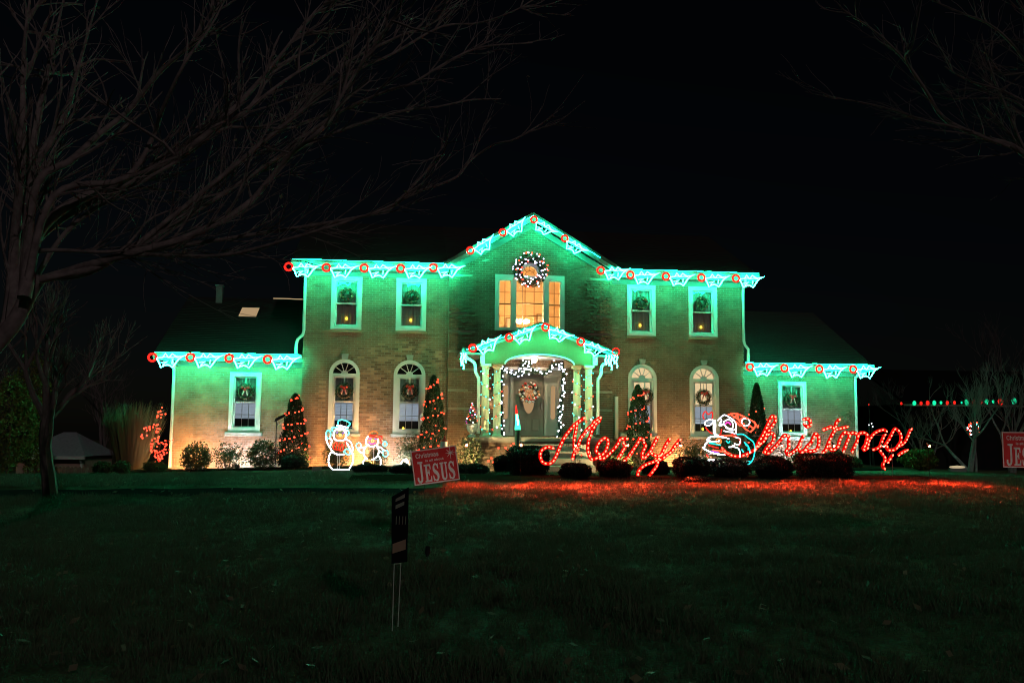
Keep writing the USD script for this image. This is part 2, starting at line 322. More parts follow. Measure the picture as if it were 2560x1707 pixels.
    # soldier course over rectangular openings is left to plain bricks; arched rings below
brng = np.random.default_rng(99)
def brickmesh(mb, b):
    _, p, q, z, y0, y1, tl = b
    e_ = brng.normal(0, .0035, 4)
    v = [(p,y0+e_[0],z+tl),(q,y0+e_[1],z-tl),(q,y0+e_[2],z+BH-tl),(p,y0+e_[3],z+BH+tl),(p,y1,z),(q,y1,z),(q,y1,z+BH),(p,y1,z+BH)]
    mb.add(v, [(0,1,2),(0,2,3),(0,4,5),(0,5,1),(3,2,6),(3,6,7),(0,3,7),(0,7,4),(1,5,6),(1,6,2)])
camh = w2h((0, 0, CZ))
full = [i for i, b in enumerate(all_bricks) if b[2] - b[1] > 0.2 and b[3] > 1.6]
full.sort(key=lambda i: (all_bricks[i][1] - camh[0]) ** 2 + (all_bricks[i][4] - camh[1]) ** 2 + (all_bricks[i][3] - CZ) ** 2 + (0 if all_bricks[i][0] == 0 and -7 < all_bricks[i][1] < -3 else 1e4))
single = set(full[:300])
rest = {}
for i, b in enumerate(all_bricks):
    if i in single: m = MB(); brickmesh(m, b); m.build('brick', M_brick, wall_parts[b[0]])
    else: brickmesh(rest.setdefault(b[0], MB()), b)
for k, m in rest.items(): m.build('brick_courses', M_brick, wall_parts[k], kind='stuff')
# side walls and back of the body, so that the house is solid
hp = house.GetPrim() if hasattr(house, 'GetPrim') else house
MB().box(-7.35, -7.10, 0.25, 9, GB, 6.62).box(7.10, 7.35, 0.25, 9, GB, 6.62).box(-7.35, 7.35, 8.8, 9, GB, 6.62).build('side_wall', M_brick, hp)
MB().box(-11.38, -11.13, 0.75, 8.5, GB, 3.7).box(11.33, 11.58, 0.75, 8.5, GB, 3.7).build('side_wall', M_brick, hp)
def gable_end(x0, x1, ye, yr, ze, zr):                 # a gable end wall across the wing, as a prism along x
    v = [(x, y, z) for x in (x0, x1) for y, z in ((ye, ze), (2 * yr - ye, ze), (yr, zr))]
    return v, [(0,1,2),(3,5,4),(0,2,5),(0,5,3),(1,4,5),(1,5,2),(0,3,4),(0,4,1)]
MB().add(*gable_end(-11.38, -11.18, 0.6, 4.5, 3.7, 6.1)).build('gable_end', M_brick, hp)
MB().add(*gable_end(11.38, 11.58, 0.6, 4.5, 3.7, 6.1)).build('gable_end', M_brick, hp)
MB().add(*gable_end(-7.35, -7.1, 0.1, 4.5, 6.62, 9.2)).build('gable_end', M_brick, hp)
MB().add(*gable_end(7.1, 7.35, 0.1, 4.5, 6.62, 9.2)).build('gable_end', M_brick, hp)
# roofs laid in courses
def roof_plane(mb, p00, p10, p01, p11, pitch=0.15, lift=0.012):
    p00, p10, p01, p11 = map(np.array, (p00, p10, p01, p11)); L = np.linalg.norm(p01 - p00); n = max(2, int(L / pitch)); nrm = np.cross(p10 - p00, p01 - p00); nrm = nrm / np.linalg.norm(nrm); nrm = nrm if nrm[2] > 0 else -nrm
    W_ = np.linalg.norm(p10 - p00)
    for k in range(n):
        a, b = k / n, (k + 1) / n; u = 0.0; off = (k % 2) * .5
        cuts = np.unique(np.clip(np.concatenate([[0], (np.arange(0, W_ / .33 + 1) + off) * .33 / W_, [1]]), 0, 1))
        for c0, c1 in zip(cuts[:-1], cuts[1:]):
            if c1 - c0 < 1e-4: continue
            P = lambda s, t: p00 + (p10 - p00) * s + (p01 - p00) * t
            l = lift * rng.uniform(.7, 1.25); g = .004 / W_
            v = [P(c0 + g, a) + nrm * l, P(c1 - g, a) + nrm * l, P(c1 - g, b) + nrm * .001, P(c0 + g, b) + nrm * .001, P(c0 + g, a), P(c1 - g, a)]
            mb.add(v, [(0,1,2),(0,2,3),(4,5,1),(4,1,0)])
    return mb
def slab(mb, p00, p10, p01, p11, t=0.12):
    p = [np.array(q, float) for q in (p00, p10, p11, p01)]; v = p + [q - np.array([0, 0, t]) for q in p]
    return mb.add(v, [(0,1,2),(0,2,3),(4,6,5),(4,7,6),(0,4,5),(0,5,1),(1,5,6),(1,6,2),(2,6,7),(2,7,3),(3,7,4),(3,4,0)])
def roof(name, p00, p10, p01, p11):
    base = slab(MB(), p00, p10, p01, p11).build(name, M_roof, hp)
    roof_plane(MB(), p00, p10, p01, p11).build('shingles', M_roof, base, kind='stuff'); return base
mz = lambda y_: 6.95 + (y_ + .42) * 2.4 / 4.92
main_roof = roof('roof', (-7.75, -.42, 6.95), (-2.76, -.42, 6.95), (-7.75, 4.5, 9.35), (-2.76, 4.5, 9.35))
roof('roof', (2.72, -.42, 6.95), (7.75, -.42, 6.95), (2.72, 4.5, 9.35), (7.75, 4.5, 9.35))
roof('roof', (-2.755, -.05, mz(-.05)), (2.715, -.05, mz(-.05)), (-2.755, 4.5, 9.35), (2.715, 4.5, 9.35))
roof('roof', (7.75, 9.4, 6.95), (-7.75, 9.4, 6.95), (7.75, 4.5, 9.35), (-7.75, 4.5, 9.35))
lw_roof = roof('roof', (-11.95, 0.08, 3.95), (-7.36, 0.08, 3.95), (-11.95, 4.5, 6.40), (-7.36, 4.5, 6.40))
roof('roof', (-7.36, 8.9, 3.95), (-11.95, 8.9, 3.95), (-7.36, 4.5, 6.40), (-11.95, 4.5, 6.40))
roof('roof', (7.36, 0.08, 3.95), (12.05, 0.08, 3.95), (7.36, 4.5, 6.40), (12.05, 4.5, 6.40))
roof('roof', (12.05, 8.9, 3.95), (7.36, 8.9, 3.95), (12.05, 4.5, 6.40), (7.36, 4.5, 6.40))
AP = (-0.03, 8.72); RL, RR = (-2.92, 6.98), (2.88, 6.98)
roof('roof', (RL[0], 4.2, RL[1]), (RL[0], -.74, RL[1]), (AP[0], 4.2, AP[1]), (AP[0], -.74, AP[1]))
roof('roof', (RR[0], -.74, RR[1]), (RR[0], 4.2, RR[1]), (AP[0], -.74, AP[1]), (AP[0], 4.2, AP[1]))
# rake boards, frieze, soffits, gutters
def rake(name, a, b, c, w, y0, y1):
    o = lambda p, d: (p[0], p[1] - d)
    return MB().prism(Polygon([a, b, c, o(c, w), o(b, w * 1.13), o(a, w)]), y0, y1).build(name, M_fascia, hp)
rake('rake_board', (RL[0], RL[1] - .03), (AP[0], AP[1] - .03), (RR[0], RR[1] - .03), 0.22, -.72, -.66)
rake('rake_frieze', (-2.7, 6.88), (AP[0], 8.47), (2.66, 6.88), 0.20, -.40, -.352)
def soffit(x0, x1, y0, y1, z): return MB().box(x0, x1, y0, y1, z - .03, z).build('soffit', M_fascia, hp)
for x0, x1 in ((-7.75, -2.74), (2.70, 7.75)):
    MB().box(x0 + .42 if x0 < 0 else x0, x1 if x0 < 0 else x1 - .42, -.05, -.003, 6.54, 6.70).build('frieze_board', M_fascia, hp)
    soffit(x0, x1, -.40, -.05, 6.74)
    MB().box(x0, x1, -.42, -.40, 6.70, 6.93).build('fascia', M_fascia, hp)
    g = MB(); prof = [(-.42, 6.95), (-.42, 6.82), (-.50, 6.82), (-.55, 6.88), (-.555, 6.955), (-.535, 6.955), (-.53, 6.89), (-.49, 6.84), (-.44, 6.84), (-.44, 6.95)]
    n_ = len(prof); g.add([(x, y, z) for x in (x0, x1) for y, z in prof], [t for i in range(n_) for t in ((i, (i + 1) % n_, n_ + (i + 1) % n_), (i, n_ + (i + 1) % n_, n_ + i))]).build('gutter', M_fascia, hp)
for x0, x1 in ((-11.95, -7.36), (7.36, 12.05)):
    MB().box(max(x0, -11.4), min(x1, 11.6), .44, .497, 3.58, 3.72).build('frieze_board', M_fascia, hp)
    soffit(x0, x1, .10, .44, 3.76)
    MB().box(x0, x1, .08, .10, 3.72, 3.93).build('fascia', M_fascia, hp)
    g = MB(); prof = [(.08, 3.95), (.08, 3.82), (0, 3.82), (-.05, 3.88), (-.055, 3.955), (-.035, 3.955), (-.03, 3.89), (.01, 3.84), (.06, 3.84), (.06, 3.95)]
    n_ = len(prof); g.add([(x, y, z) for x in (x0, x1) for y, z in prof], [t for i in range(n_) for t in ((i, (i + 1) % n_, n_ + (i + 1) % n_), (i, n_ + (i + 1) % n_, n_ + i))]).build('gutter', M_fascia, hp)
# cornice returns at the gable ends
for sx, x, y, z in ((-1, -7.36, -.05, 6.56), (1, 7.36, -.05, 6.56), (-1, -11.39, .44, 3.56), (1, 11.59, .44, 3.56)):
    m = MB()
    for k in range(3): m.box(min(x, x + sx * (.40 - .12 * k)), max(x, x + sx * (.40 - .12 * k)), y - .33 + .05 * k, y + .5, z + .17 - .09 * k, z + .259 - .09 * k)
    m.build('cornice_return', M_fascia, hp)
# downspouts
def spout(pts, name='downspout'):
    m = MB(); m.tube(pts, 0.048, 8).build(name, M_white, hp, smooth=40)
spout([(-7.28, -.48, 6.85), (-7.30, -.42, 6.62), (-7.33, -.10, 6.50), (-7.33, -.07, 6.3), (-7.33, -.07, 4.75), (-7.36, -.07, 4.6), (-7.52, -.05, 4.45), (-7.56, .03, 4.3), (-7.56, .03, 4.0)])
spout([(7.28, -.48, 6.85), (7.30, -.42, 6.62), (7.34, -.10, 6.50), (7.34, -.07, 6.3), (7.34, -.07, 4.7), (7.38, -.07, 4.55), (7.5, -.05, 4.42), (7.52, .03, 4.2), (7.52, .03, 4.0)])
spout([(-11.36, -.02, 3.85), (-11.37, .1, 3.66), (-11.39, .42, 3.55), (-11.39, .45, 3.4), (-11.39, .45, .35)])
spout([(11.56, -.02, 3.85), (11.57, .1, 3.66), (11.585, .42, 3.55), (11.585, .45, 3.4), (11.585, .45, .35)])
MB().box(2.83, 2.93, -.16, -.003, 1.35, 2.75).build('meter_pipe', M_white, hp)
MB().cbox(3.02, 3.22, -.14, -.003, 1.1, 1.55, .02).build('meter_box', M_sill, hp)
# windows
def ring(x0, x1, z0, z1, w, y0, y1): return MB().prism(sbox(x0, z0, x1, z1).difference(sbox(x0 + w, z0 + w, x1 - w, z1 - w)), y0, y1)
def panes(par, x0, x1, z0, z1, y, nx_, nz_, mw, frame_mat=M_white, behind=True):
    xs, zs = np.linspace(x0, x1, nx_ + 1), np.linspace(z0, z1, nz_ + 1)
    for i in range(nx_):
        for j in range(nz_):
            MB().box(xs[i] + .002, xs[i + 1] - .002, y, y + .005, zs[j] + .002, zs[j + 1] - .002).build('pane', glass, par)
    yo = y + .008 if behind else y - .016
    for i in range(1, nx_): MB().box(xs[i] - mw, xs[i] + mw, yo, yo + .014, z0, z1).build('muntin', frame_mat, par)
    for j in range(1, nz_): MB().box(x0, x1, yo + .001, yo + .0135, zs[j] - mw, zs[j] + mw).build('muntin', frame_mat, par)
def curtain(par, x0, x1, z0, z1, y, m, name='curtain', pleat=.012, per=.11):
    xs = np.linspace(x0, x1, 40); v = [(x, y + pleat * math.sin(x / per * 2 * math.pi), z) for x in xs for z in (z0, z1)]
    f = [(2*i, 2*i+2, 2*i+3, 2*i+1) for i in range(39)]
    return tag(usdkit.mesh(stage, path_for(name, par), (np.array(v), np.array(f)), m, smooth=True))
def blind(par, x0, x1, z0, z1, y, m):
    mb = MB()
    for z in np.arange(z0, z1, .05): mb.add([(x0, y, z), (x1, y, z), (x1, y + .03, z + .045), (x0, y + .03, z + .045)], [(0,1,2),(0,2,3)])
    mb.build('blind', m, par)
def sash_window(x0, x1, z0, z1, y, kind):
    c = .13                                            # casing width
    w = ring(x0, x1, z0, z1, c, y - .045, y + .16).build('window', M_white, hp)
    ring(x0 + .03, x1 - .03, z0 + .03, z1 - .03, .035, y - .065, y - .045).build('moulding', M_white, w)
    a, b, lo, hi = x0 + c, x1 - c, z0 + c, z1 - c; mid = (lo + hi) / 2
    ring(a, b, mid - .03, hi, .05, y + .03, y + .065).build('sash', M_white, w)
    ring(a, b, lo, mid + .03, .05, y + .07, y + .105).build('sash', M_white, w)
    panes(w, a + .05, b - .05, mid + .02, hi - .05, y + .045, 3, 2, .011)
    panes(w, a + .05, b - .05, lo + .05, mid - .02, y + .085, 3, 2, .011)
    if kind == 'upper':
        curtain(w, a, b, lo, hi, y + .16, M_curtain)
        m = MB()
        for k in range(9): xx = a + .08 + (b - a - .16) * k / 8; 
        MB().box(x0 - .03, x1 + .03, y - .06, y - .003, z0 - .075, z0 - .003).build('sill', M_brick, w)
    else:
        blind(w, a, b, lo + .3, mid + .05, y + .17, M_blind)
        curtain(w, a, b, mid, hi, y + .20, M_curtain); MB().box(a, b, y + .212, y + .22, lo + .3, mid + .05).build('lit_room', E_blindglow, w)  # added glow panel brightens the blind from behind
        MB().cbox(x0 - .08, x1 + .08, y - .13, y - .003, z0 - .13, z0 - .003, .015).build('sill', M_sill, w)
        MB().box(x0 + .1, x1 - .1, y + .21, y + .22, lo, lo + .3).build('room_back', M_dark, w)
    return w
for i, (a, b) in enumerate(UW): sash_window(a, b, 4.8, 6.53, 0.0, 'upper')
sash_window(-9.66, -8.67, 1.50, 3.41, 0.5, 'lower'); sash_window(8.75, 9.78, 1.48, 3.38, 0.5, 'lower')
def arched_window(x0, x1, y, lit):
    z0, zs, zt, c = 1.48, 3.36, 3.85, .11; cx = (x0 + x1) / 2
    w = MB().prism(arch_poly(x0, x1, z0, zs, zt, 24).difference(arch_poly(x0 + c, x1 - c, z0 + c, zs, zt - c, 24)), y - .045, y + .16).build('window', M_white, hp)
    MB().box(x0 + c, x1 - c, y - .03, y + .14, zs - .07, zs + .03).build('transom_bar', M_white, w)
    # fanlight: five panes between radial bars
    a_, b_ = (x1 - x0) / 2 - c, zt - c - zs - .03; zc_ = zs + .03
    fan = Polygon([(cx + a_ * math.cos(t), zc_ + b_ * math.sin(t)) for t in np.linspace(0, math.pi, 24)])
    hub = Polygon([(cx + .11 * math.cos(t), zc_ + .10 * math.sin(t)) for t in np.linspace(0, math.pi, 12)])
    angs = np.linspace(0, math.pi, 6)
    for k in range(5):
        wedge = Polygon([(cx, zc_), (cx + 2 * math.cos(angs[k]), zc_ + 2 * math.sin(angs[k])), (cx + 2 * math.cos(angs[k + 1]), zc_ + 2 * math.sin(angs[k + 1]))])
        MB().prism(fan.intersection(wedge).difference(hub), y + .05, y + .055).build('pane', glass, w)
    for k in range(1, 5):
        d = np.array([math.cos(angs[k]), math.sin(angs[k])]); n_ = np.array([-d[1], d[0]]) * .011; o = np.array([cx, zc_])
        MB().prism(Polygon([o + d * .09 + n_, o + d * .8 + n_, o + d * .8 - n_, o + d * .09 - n_]).intersection(fan.buffer(.01)), y + .028, y + .048).build('muntin', M_white, w)
    MB().prism(hub, y + .02, y + .05).build('fan_hub', M_white, w)
    a, b, lo, hi = x0 + c + .05, x1 - c - .05, z0 + c, zs - .07; mid = (lo + hi) / 2 + .05
    MB().box(x0 + c, a, y - .01, y + .12, z0 + c, hi).build('jamb', M_white, w); MB().box(b, x1 - c, y - .01, y + .12, z0 + c, hi).build('jamb', M_white, w)
    ring(a, b, mid - .03, hi, .045, y + .03, y + .065).build('sash', M_white, w)
    ring(a, b, lo, mid + .03, .045, y + .07, y + .105).build('sash', M_white, w)
    panes(w, a + .045, b - .045, mid + .015, hi - .045, y + .045, 3, 2, .011)
    panes(w, a + .045, b - .045, lo + .045, mid - .015, y + .085, 3, 2, .011)
    if lit:
        curtain(w, x0 + c - .02, x1 - c + .02, mid, zt - .05, y + .21, E_lit, 'lit_curtain'); blind(w, a, b, lo + .33, mid + .02, y + .17, M_blind)
        MB().box(a, b, y + .212, y + .22, lo + .3, mid + .05).build('lit_blind_back', E_blindglow, w); MB().box(x0 + c, x1 - c, y + .23, y + .24, lo, lo + .32).build('room_back', M_dark, w)
    else:
        blind(w, a, b, lo + .3, mid + .02, y + .17, M_blind); curtain(w, a, b, mid, hi, y + .2, M_curtain); MB().box(a, b, y + .205, y + .209, lo + .3, mid - .05).build('lit_room', E_blindglow, w)  # glow added behind this blind too, as in the sash windows
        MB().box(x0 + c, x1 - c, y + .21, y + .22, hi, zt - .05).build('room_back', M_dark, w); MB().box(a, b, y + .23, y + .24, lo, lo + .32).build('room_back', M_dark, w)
    MB().cbox(x0 - .06, x1 + .06, y - .13, y - .003, z0 - .11, z0 - .003, .015).build('sill', M_sill, w)
    MB().prism(Polygon([(cx - .085, zt + .002), (cx + .085, zt + .002), (cx + .12, zt + .17), (cx - .12, zt + .17)]), y - .06, y + .01).build('keystone', M_sill, w)
for i, (a, b) in enumerate(AW): arched_window(a, b, 0.0, i >= 2)
# the palladian window of the gable and the lit hall behind it
y = -.35
gwp = sbox(GW[0], GW[2], GW[1], GW[3]).union(arch_poly(-0.46, 0.32, 6.5, 6.69, 7.1))
opn = [sbox(-1.08, 4.95, -.70, 6.50), sbox(-.52, 4.95, .38, 6.56), sbox(.56, 4.95, .94, 6.50)]
archop = arch_poly(-.33, .19, 6.66, 6.70, 7.0)
M_bluewhite = M_white
pw = MB().prism(gwp.difference(unary_union(opn + [archop])), y - .05, y + .14).build('window', M_white, hp)
for k, o in enumerate(opn):
    x0, z0, x1, z1 = o.bounds
    panes(pw, x0, x1, z0, z1, y + .05, 3 if k == 1 else 2, 4, .010, M_wood, False)
    MB().box(x0, x1, y + .02, y + .06, (z0 + z1) / 2 - .02, (z0 + z1) / 2 + .02).build('meeting_rail', M_wood, pw)
MB().prism(archop, y + .05, y + .055).build('pane', glass, pw)
for t in (math.pi / 4, math.pi / 2, 3 * math.pi / 4):
    MB().tube([(-.07 + .15 * math.cos(t), y + .03, 6.70 + .14 * math.sin(t)), (-.07 + .26 * math.cos(t), y + .03, 6.70 + .29 * math.sin(t))], .009, 5).build('muntin', M_wood, pw)
MB().tube([(-.07 + .15 * math.cos(t), y + .03, 6.70 + .14 * math.sin(t)) for t in np.linspace(0, math.pi, 12)], .009, 5).build('muntin', M_wood, pw)
hall = MB().box(-1.7, 1.6, 3.2, 3.25, 3.9, 7.6).box(-1.75, -1.7, -.08, 3.2, 3.9, 7.6).box(1.6, 1.65, -.08, 3.2, 3.9, 7.6).box(-1.75, 1.65, -.08, 3.25, 7.6, 7.65).box(-1.75, 1.65, -.08, 3.25, 3.85, 3.9).build('hall', M_tan, hp)
MB().box(-1.69, 1.59, 3.12, 3.195, 5.32, 5.38).box(-1.69, 1.59, 3.12, 3.195, 4.9, 4.95).build('landing_rail', M_white, hall)
for k in range(16): MB().box(-1.6 + k * .2, -1.57 + k * .2, 3.14, 3.18, 4.95, 5.32).build('baluster', M_white, hall)
for x0, x1, z0, z1 in ((-1.1, -.75, 5.45, 5.85), (-.45, -.15, 5.3, 5.75), (.7, 1.15, 5.45, 5.9)):
    pf = ring(x0, x1, z0, z1, .04, 3.17, 3.199).build('picture_frame', M_wood, hall); MB().box(x0 + .04, x1 - .04, 3.185, 3.199, z0 + .04, z1 - .04).build('picture', M_curtain, pf)
# entrance: frame, door, sidelights
ey = -.20
dr = MB().prism(sbox(-1.06, 1.40, 1.02, 3.56).difference(unary_union([sbox(-.58, 1.42, .44, 3.44), sbox(-.98, 1.55, -.68, 3.4), sbox(.55, 1.55, .92, 3.4)])), ey - .06, ey + .12).build('entrance_frame', M_doorfr, hp)
d = MB().box(-.57, .43, ey, ey + .05, 1.42, 3.43).build('door', M_door, dr)
def panel(x0, x1, z0, z1):
    MB().prism(sbox(x0, z0, x1, z1).difference(sbox(x0 + .03, z0 + .03, x1 - .03, z1 - .03)), ey - .018, ey - .001).build('panel_moulding', M_door, d)
    MB().cbox(x0 + .06, x1 - .06, ey - .016, ey - .001, z0 + .06, z1 - .06, .012).build('door_panel', M_door, d)
panel(-.45, -.10, 1.55, 2.05); panel(-.02, .32, 1.55, 2.05)
MB().prism(arch_poly(-.36, .24, 2.12, 3.05, 3.28, 20).difference(arch_poly(-.33, .21, 2.15, 3.04, 3.25, 20)), ey - .02, ey - .001).build('panel_moulding', M_door, d)
oval = Polygon([(-.07 + .21 * math.cos(t), 2.62 + .48 * math.sin(t)) for t in np.linspace(0, 2 * math.pi, 36)])
MB().prism(oval.difference(oval.buffer(-.025)), ey - .03, ey - .001).build('oval_rim', M_door, d)
MB().prism(oval.buffer(-.025), ey - .012, ey - .002).build('oval_glass', E_amber, d)
MB().box(.33, .38, ey - .06, ey, 2.28, 2.5).build('door_handle', M_metal, d)
for x0, x1 in ((-.98, -.68), (.55, .92)):
    s = MB().prism(sbox(x0, 1.55, x1, 3.4).difference(Polygon([((x0 + x1) / 2 + .075 * math.cos(t), (2.05 if math.sin(t) < 0 else 3.0) + .075 * math.sin(t)) for t in np.linspace(0, 2 * math.pi, 24)])), ey, ey + .04).build('sidelight', M_doorfr, dr)
    cx = (x0 + x1) / 2
    MB().prism(Polygon([(cx + .075 * math.cos(t), (2.05 if math.sin(t) < 0 else 3.0) + .075 * math.sin(t)) for t in np.linspace(0, 2 * math.pi, 24)]), ey + .01, ey + .02).build('sidelight_glass', E_amber, s)
MB().box(-1.06, 1.02, ey - .3, ey + .1, 3.56, 3.66).build('entrance_header', M_doorfr, hp)
# porch
FZ = 1.40
pf = MB().box(-2.0, 1.95, -2.55, -.36, FZ - .12, FZ).build('porch_floor', M_concrete, hp)
pw_ = MB().box(-1.9, 1.85, -2.44, -.36, GB, FZ - .12).build('porch_base', M_mortar, hp)
m = MB()
for r_ in range(14):
    z = GB + .01 + r_ * (BH + MJ)
    if z + BH > FZ - .13: break
    x = -1.92 + (r_ % 2) * .108
    while x < 1.75: m.box(x, x + BL, -2.46 + rng.normal(0, .002), -2.43, z, z + BH); x += BL + MJ
m.build('porch_bricks', M_brick, pw_, kind='stuff')
for k in range(5):
    zt = FZ - .2 * (k + 1); MB().cbox(-.75, 1.35, -2.55 - .32 * (k + 1), -2.55 - .32 * k + .02, zt - .2, zt, .012).build('step', M_concrete, hp)
PA, PL, PR = (-.04, 4.86), (-2.36, 4.02), (2.24, 4.02)
arch = Polygon([(-1.06, 3.55)] + [(-.04 + 1.04 * math.cos(t), 3.60 + .28 * math.sin(t)) for t in np.linspace(math.pi, 0, 24)] + [(1.0, 3.55)])
ped = Polygon([(-1.78, 3.60), (1.66, 3.60), (1.66, 4.10), (-.04, 4.70), (-1.78, 4.10)]).difference(arch)
MB().prism(ped, -2.30, -2.05).build('pediment', M_stucco, hp)
MB().prism(arch.buffer(.05).intersection(sbox(-1.3, 3.6, 1.3, 4)).difference(arch), -2.325, -2.30).build('arch_trim', M_white, hp)
MB().box(-1.78, -1.10, -2.05, -.36, 3.60, 3.9).build('porch_beam', M_stucco, hp); MB().box(1.04, 1.66, -2.05, -.36, 3.60, 3.9).build('porch_beam', M_stucco, hp)
MB().box(-1.78, 1.66, -2.05, -.36, 3.9, 3.95).build('porch_ceiling', M_white, hp)
roof('roof', (PL[0], -.36, PL[1]), (PL[0], -2.62, PL[1]), (PA[0], -.36, PA[1]), (PA[0], -2.62, PA[1]))
roof('roof', (PR[0], -2.62, PR[1]), (PR[0], -.36, PR[1]), (PA[0], -2.62, PA[1]), (PA[0], -.36, PA[1]))
rake('rake_board', (PL[0], PL[1] - .03), (PA[0], PA[1] - .03), (PR[0], PR[1] - .03), 0.15, -2.60, -2.54)
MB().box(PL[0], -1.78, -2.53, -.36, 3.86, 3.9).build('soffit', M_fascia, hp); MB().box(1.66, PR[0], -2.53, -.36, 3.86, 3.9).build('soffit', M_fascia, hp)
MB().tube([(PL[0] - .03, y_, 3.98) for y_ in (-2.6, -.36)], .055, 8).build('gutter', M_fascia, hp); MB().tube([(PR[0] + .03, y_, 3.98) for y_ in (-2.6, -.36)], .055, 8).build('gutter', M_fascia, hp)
for sx, x in ((-1, PL[0]), (1, PR[0])):
    xi = -1.90 if sx < 0 else 1.76
    spout(smooth_path([(x, -2.45, 3.95), (x - sx * .05, -2.4, 3.80), (x - sx * .2, -2.36, 3.70), (xi + sx * .12, -2.34, 3.58), (xi + sx * .1, -2.33, 3.35), (xi + sx * .02, -2.32, 3.18), (xi, -2.31, 3.05), (xi, -2.31, 1.5)], .06))
MB().box(-1.86, -1.72, -2.34, -2.28, 3.60, 3.92).box(1.60, 1.74, -2.34, -2.28, 3.60, 3.92).build('corner_post', M_cream, hp)
COLS = [(-1.68, -2.18), (-1.30, -1.95), (1.18, -1.95), (1.50, -2.18)]
for cx, cy in COLS:
    prof = [(0.001, FZ), (.15, FZ), (.155, FZ + .04), (.13, FZ + .08), (.118, FZ + .1), (.118, FZ + .5), (.112, FZ + 1.4), (.10, 3.42), (.10, 3.43), (.112, 3.44), (.112, 3.455), (.10, 3.47), (.125, 3.50), (.14, 3.53), (0.001, 3.53)]
    c = trimesh.creation.revolve([(a_, b_) for a_, b_ in prof], sections=24); c.apply_translation((cx, cy, 0))
    col = MB().tm(c).build('column', M_cream, hp, smooth=30)
    MB().box(cx - .15, cx + .15, cy - .15, cy + .15, 3.53, 3.60).build('capital', M_cream, col); MB().box(cx - .165, cx + .165, cy - .165, cy + .165, FZ + .001, FZ + .035).build('base', M_cream, col)
# skylight, vent pipe and the lit strip behind the ridge
def roofz(y_): return 3.95 + (y_ - .08) * (6.40 - 3.95) / 4.42
sx0, sy0, sx1, sy1 = -9.92, 2.7, -9.22, 3.55
sk = MB(); v = [(sx0, sy0, roofz(sy0) + .07), (sx1, sy0, roofz(sy0) + .07), (sx1, sy1, roofz(sy1) + .07), (sx0, sy1, roofz(sy1) + .07)]
skl = slab(MB(), *[v[k] for k in (0, 1, 3, 2)], t=.12).build('skylight', M_black, lw_roof)
e = .05; v2 = [(sx0 + e, sy0 + e, roofz(sy0 + e) + .078), (sx1 - e, sy0 + e, roofz(sy0 + e) + .078), (sx1 - e, sy1 - e, roofz(sy1 - e) + .078), (sx0 + e, sy1 - e, roofz(sy1 - e) + .078)]
MB().add(v2, [(0,1,2),(0,2,3)]).build('skylight_glass', E_sky, lw_roof)
MB().box(-10.9, -10.68, 4.0, 4.22, 6.05, 6.75).box(-10.93, -10.65, 3.97, 4.25, 6.75, 6.8).build('flue', M_metal, lw_roof)
MB().box(-9.0, -7.37, 4.9, 5.0, 6.42, 6.50).build('rear_lit_strip', E_sky, hp)
# the chandelier in the hall: seen through the lower part of the gable window
ch = hthing('hall_chandelier', 'bright lit chandelier seen through the gable window above the porch', 'chandelier', *(lambda q: (q[0], .55, q[1]))(at(1306, 806, .55)))
MB().tube([(0, 0, .1), (0, 0, 2.6)], .012, 5).build('chain', M_metal, ch)
for k in range(6):
    t = k * math.pi / 3; c_ = np.array([.19 * math.cos(t), .19 * math.sin(t), 0])
    MB().tube([(0, 0, .05), c_ * .6 + [0, 0, -.06], c_ + [0, 0, -.02]], .008, 5).build('arm', M_metal, ch); bulbmesh(MB(), c_ + [0, 0, .04], .05, ICO1, (1, 1, 1.25)).build('bulb', E_warm, ch)
# lamps under the porch roof
pl = hthing('porch_lamp', 'small round lamp under the porch ceiling', 'lamp', -.04, -1.2, 3.89)
MB().tm(trimesh.creation.cylinder(.12, .03)).build('mount', M_metal, pl)
m = ICO1.copy(); m.apply_scale(.09); m.apply_translation((0, 0, -.06)); MB().tm(m).build('globe', glow('porch_globe', (1.0, .76, .46), 190.0), pl)
sc = hthing('wall_sconce', 'small wall lantern between the left porch columns', 'lantern', -1.45, -.45, 2.45)
MB().box(-.04, .04, .02, .1, -.1, .1).build('mount', M_black, sc); m = ICO1.copy(); m.apply_scale(.055); MB().tm(m).build('globe', glow('sconce_globe', (1.0, .66, .36), 90.0), sc)

# ------------------------------------------------------------------ lights along the eaves
LEAF = [(.13,-.03),(.20,-.15),(.27,-.32),(.36,-.26),(.46,-.23),(.54,-.25),(.62,-.31),(.70,-.20),(.78,-.07),(.90,.03),(1.04,.10),(.90,.045),(.76,.035),(.68,.07),(.60,.125),(.545,.05),(.50,.00),(.445,.06),(.39,.135),(.345,.05),(.30,.00),(.22,-.005),(.13,-.03)]
VEIN = [[(.27,-.165),(.36,-.15),(.47,-.12),(.38,-.19),(.32,-.245)], [(.62,-.06),(.61,-.13),(.60,-.20)], [(.30,0),(.40,.02),(.52,.0),(.66,.02),(.80,.0)]]
holly = klass('holly_light', 'holiday light', 'holly leaf lights along the eaves')
m = MB(); m.tube([(x, 0, z) for x, z in LEAF], .023, 5).build('leaf_outline', E_green, holly)
m = MB(); [m.tube([(x, 0, z) for x, z in v], .015, 5) for v in VEIN]; m.build('leaf_vein', E_green, holly)
MB().tube([(.118 * math.cos(t), 0, .118 * math.sin(t)) for t in np.linspace(0, 2 * math.pi, 25)], .036, 6).build('berry_ring', E_redring, holly)
m = MB(); [bulbmesh(m, (.118 * math.cos(t), -.036, .118 * math.sin(t)), .013) for t in np.linspace(0, 2 * math.pi, 14, endpoint=False)]; m.build('ring_bulbs', E_redring_hot, holly)
NTH = ['first', 'second', 'third', 'fourth', 'fifth']
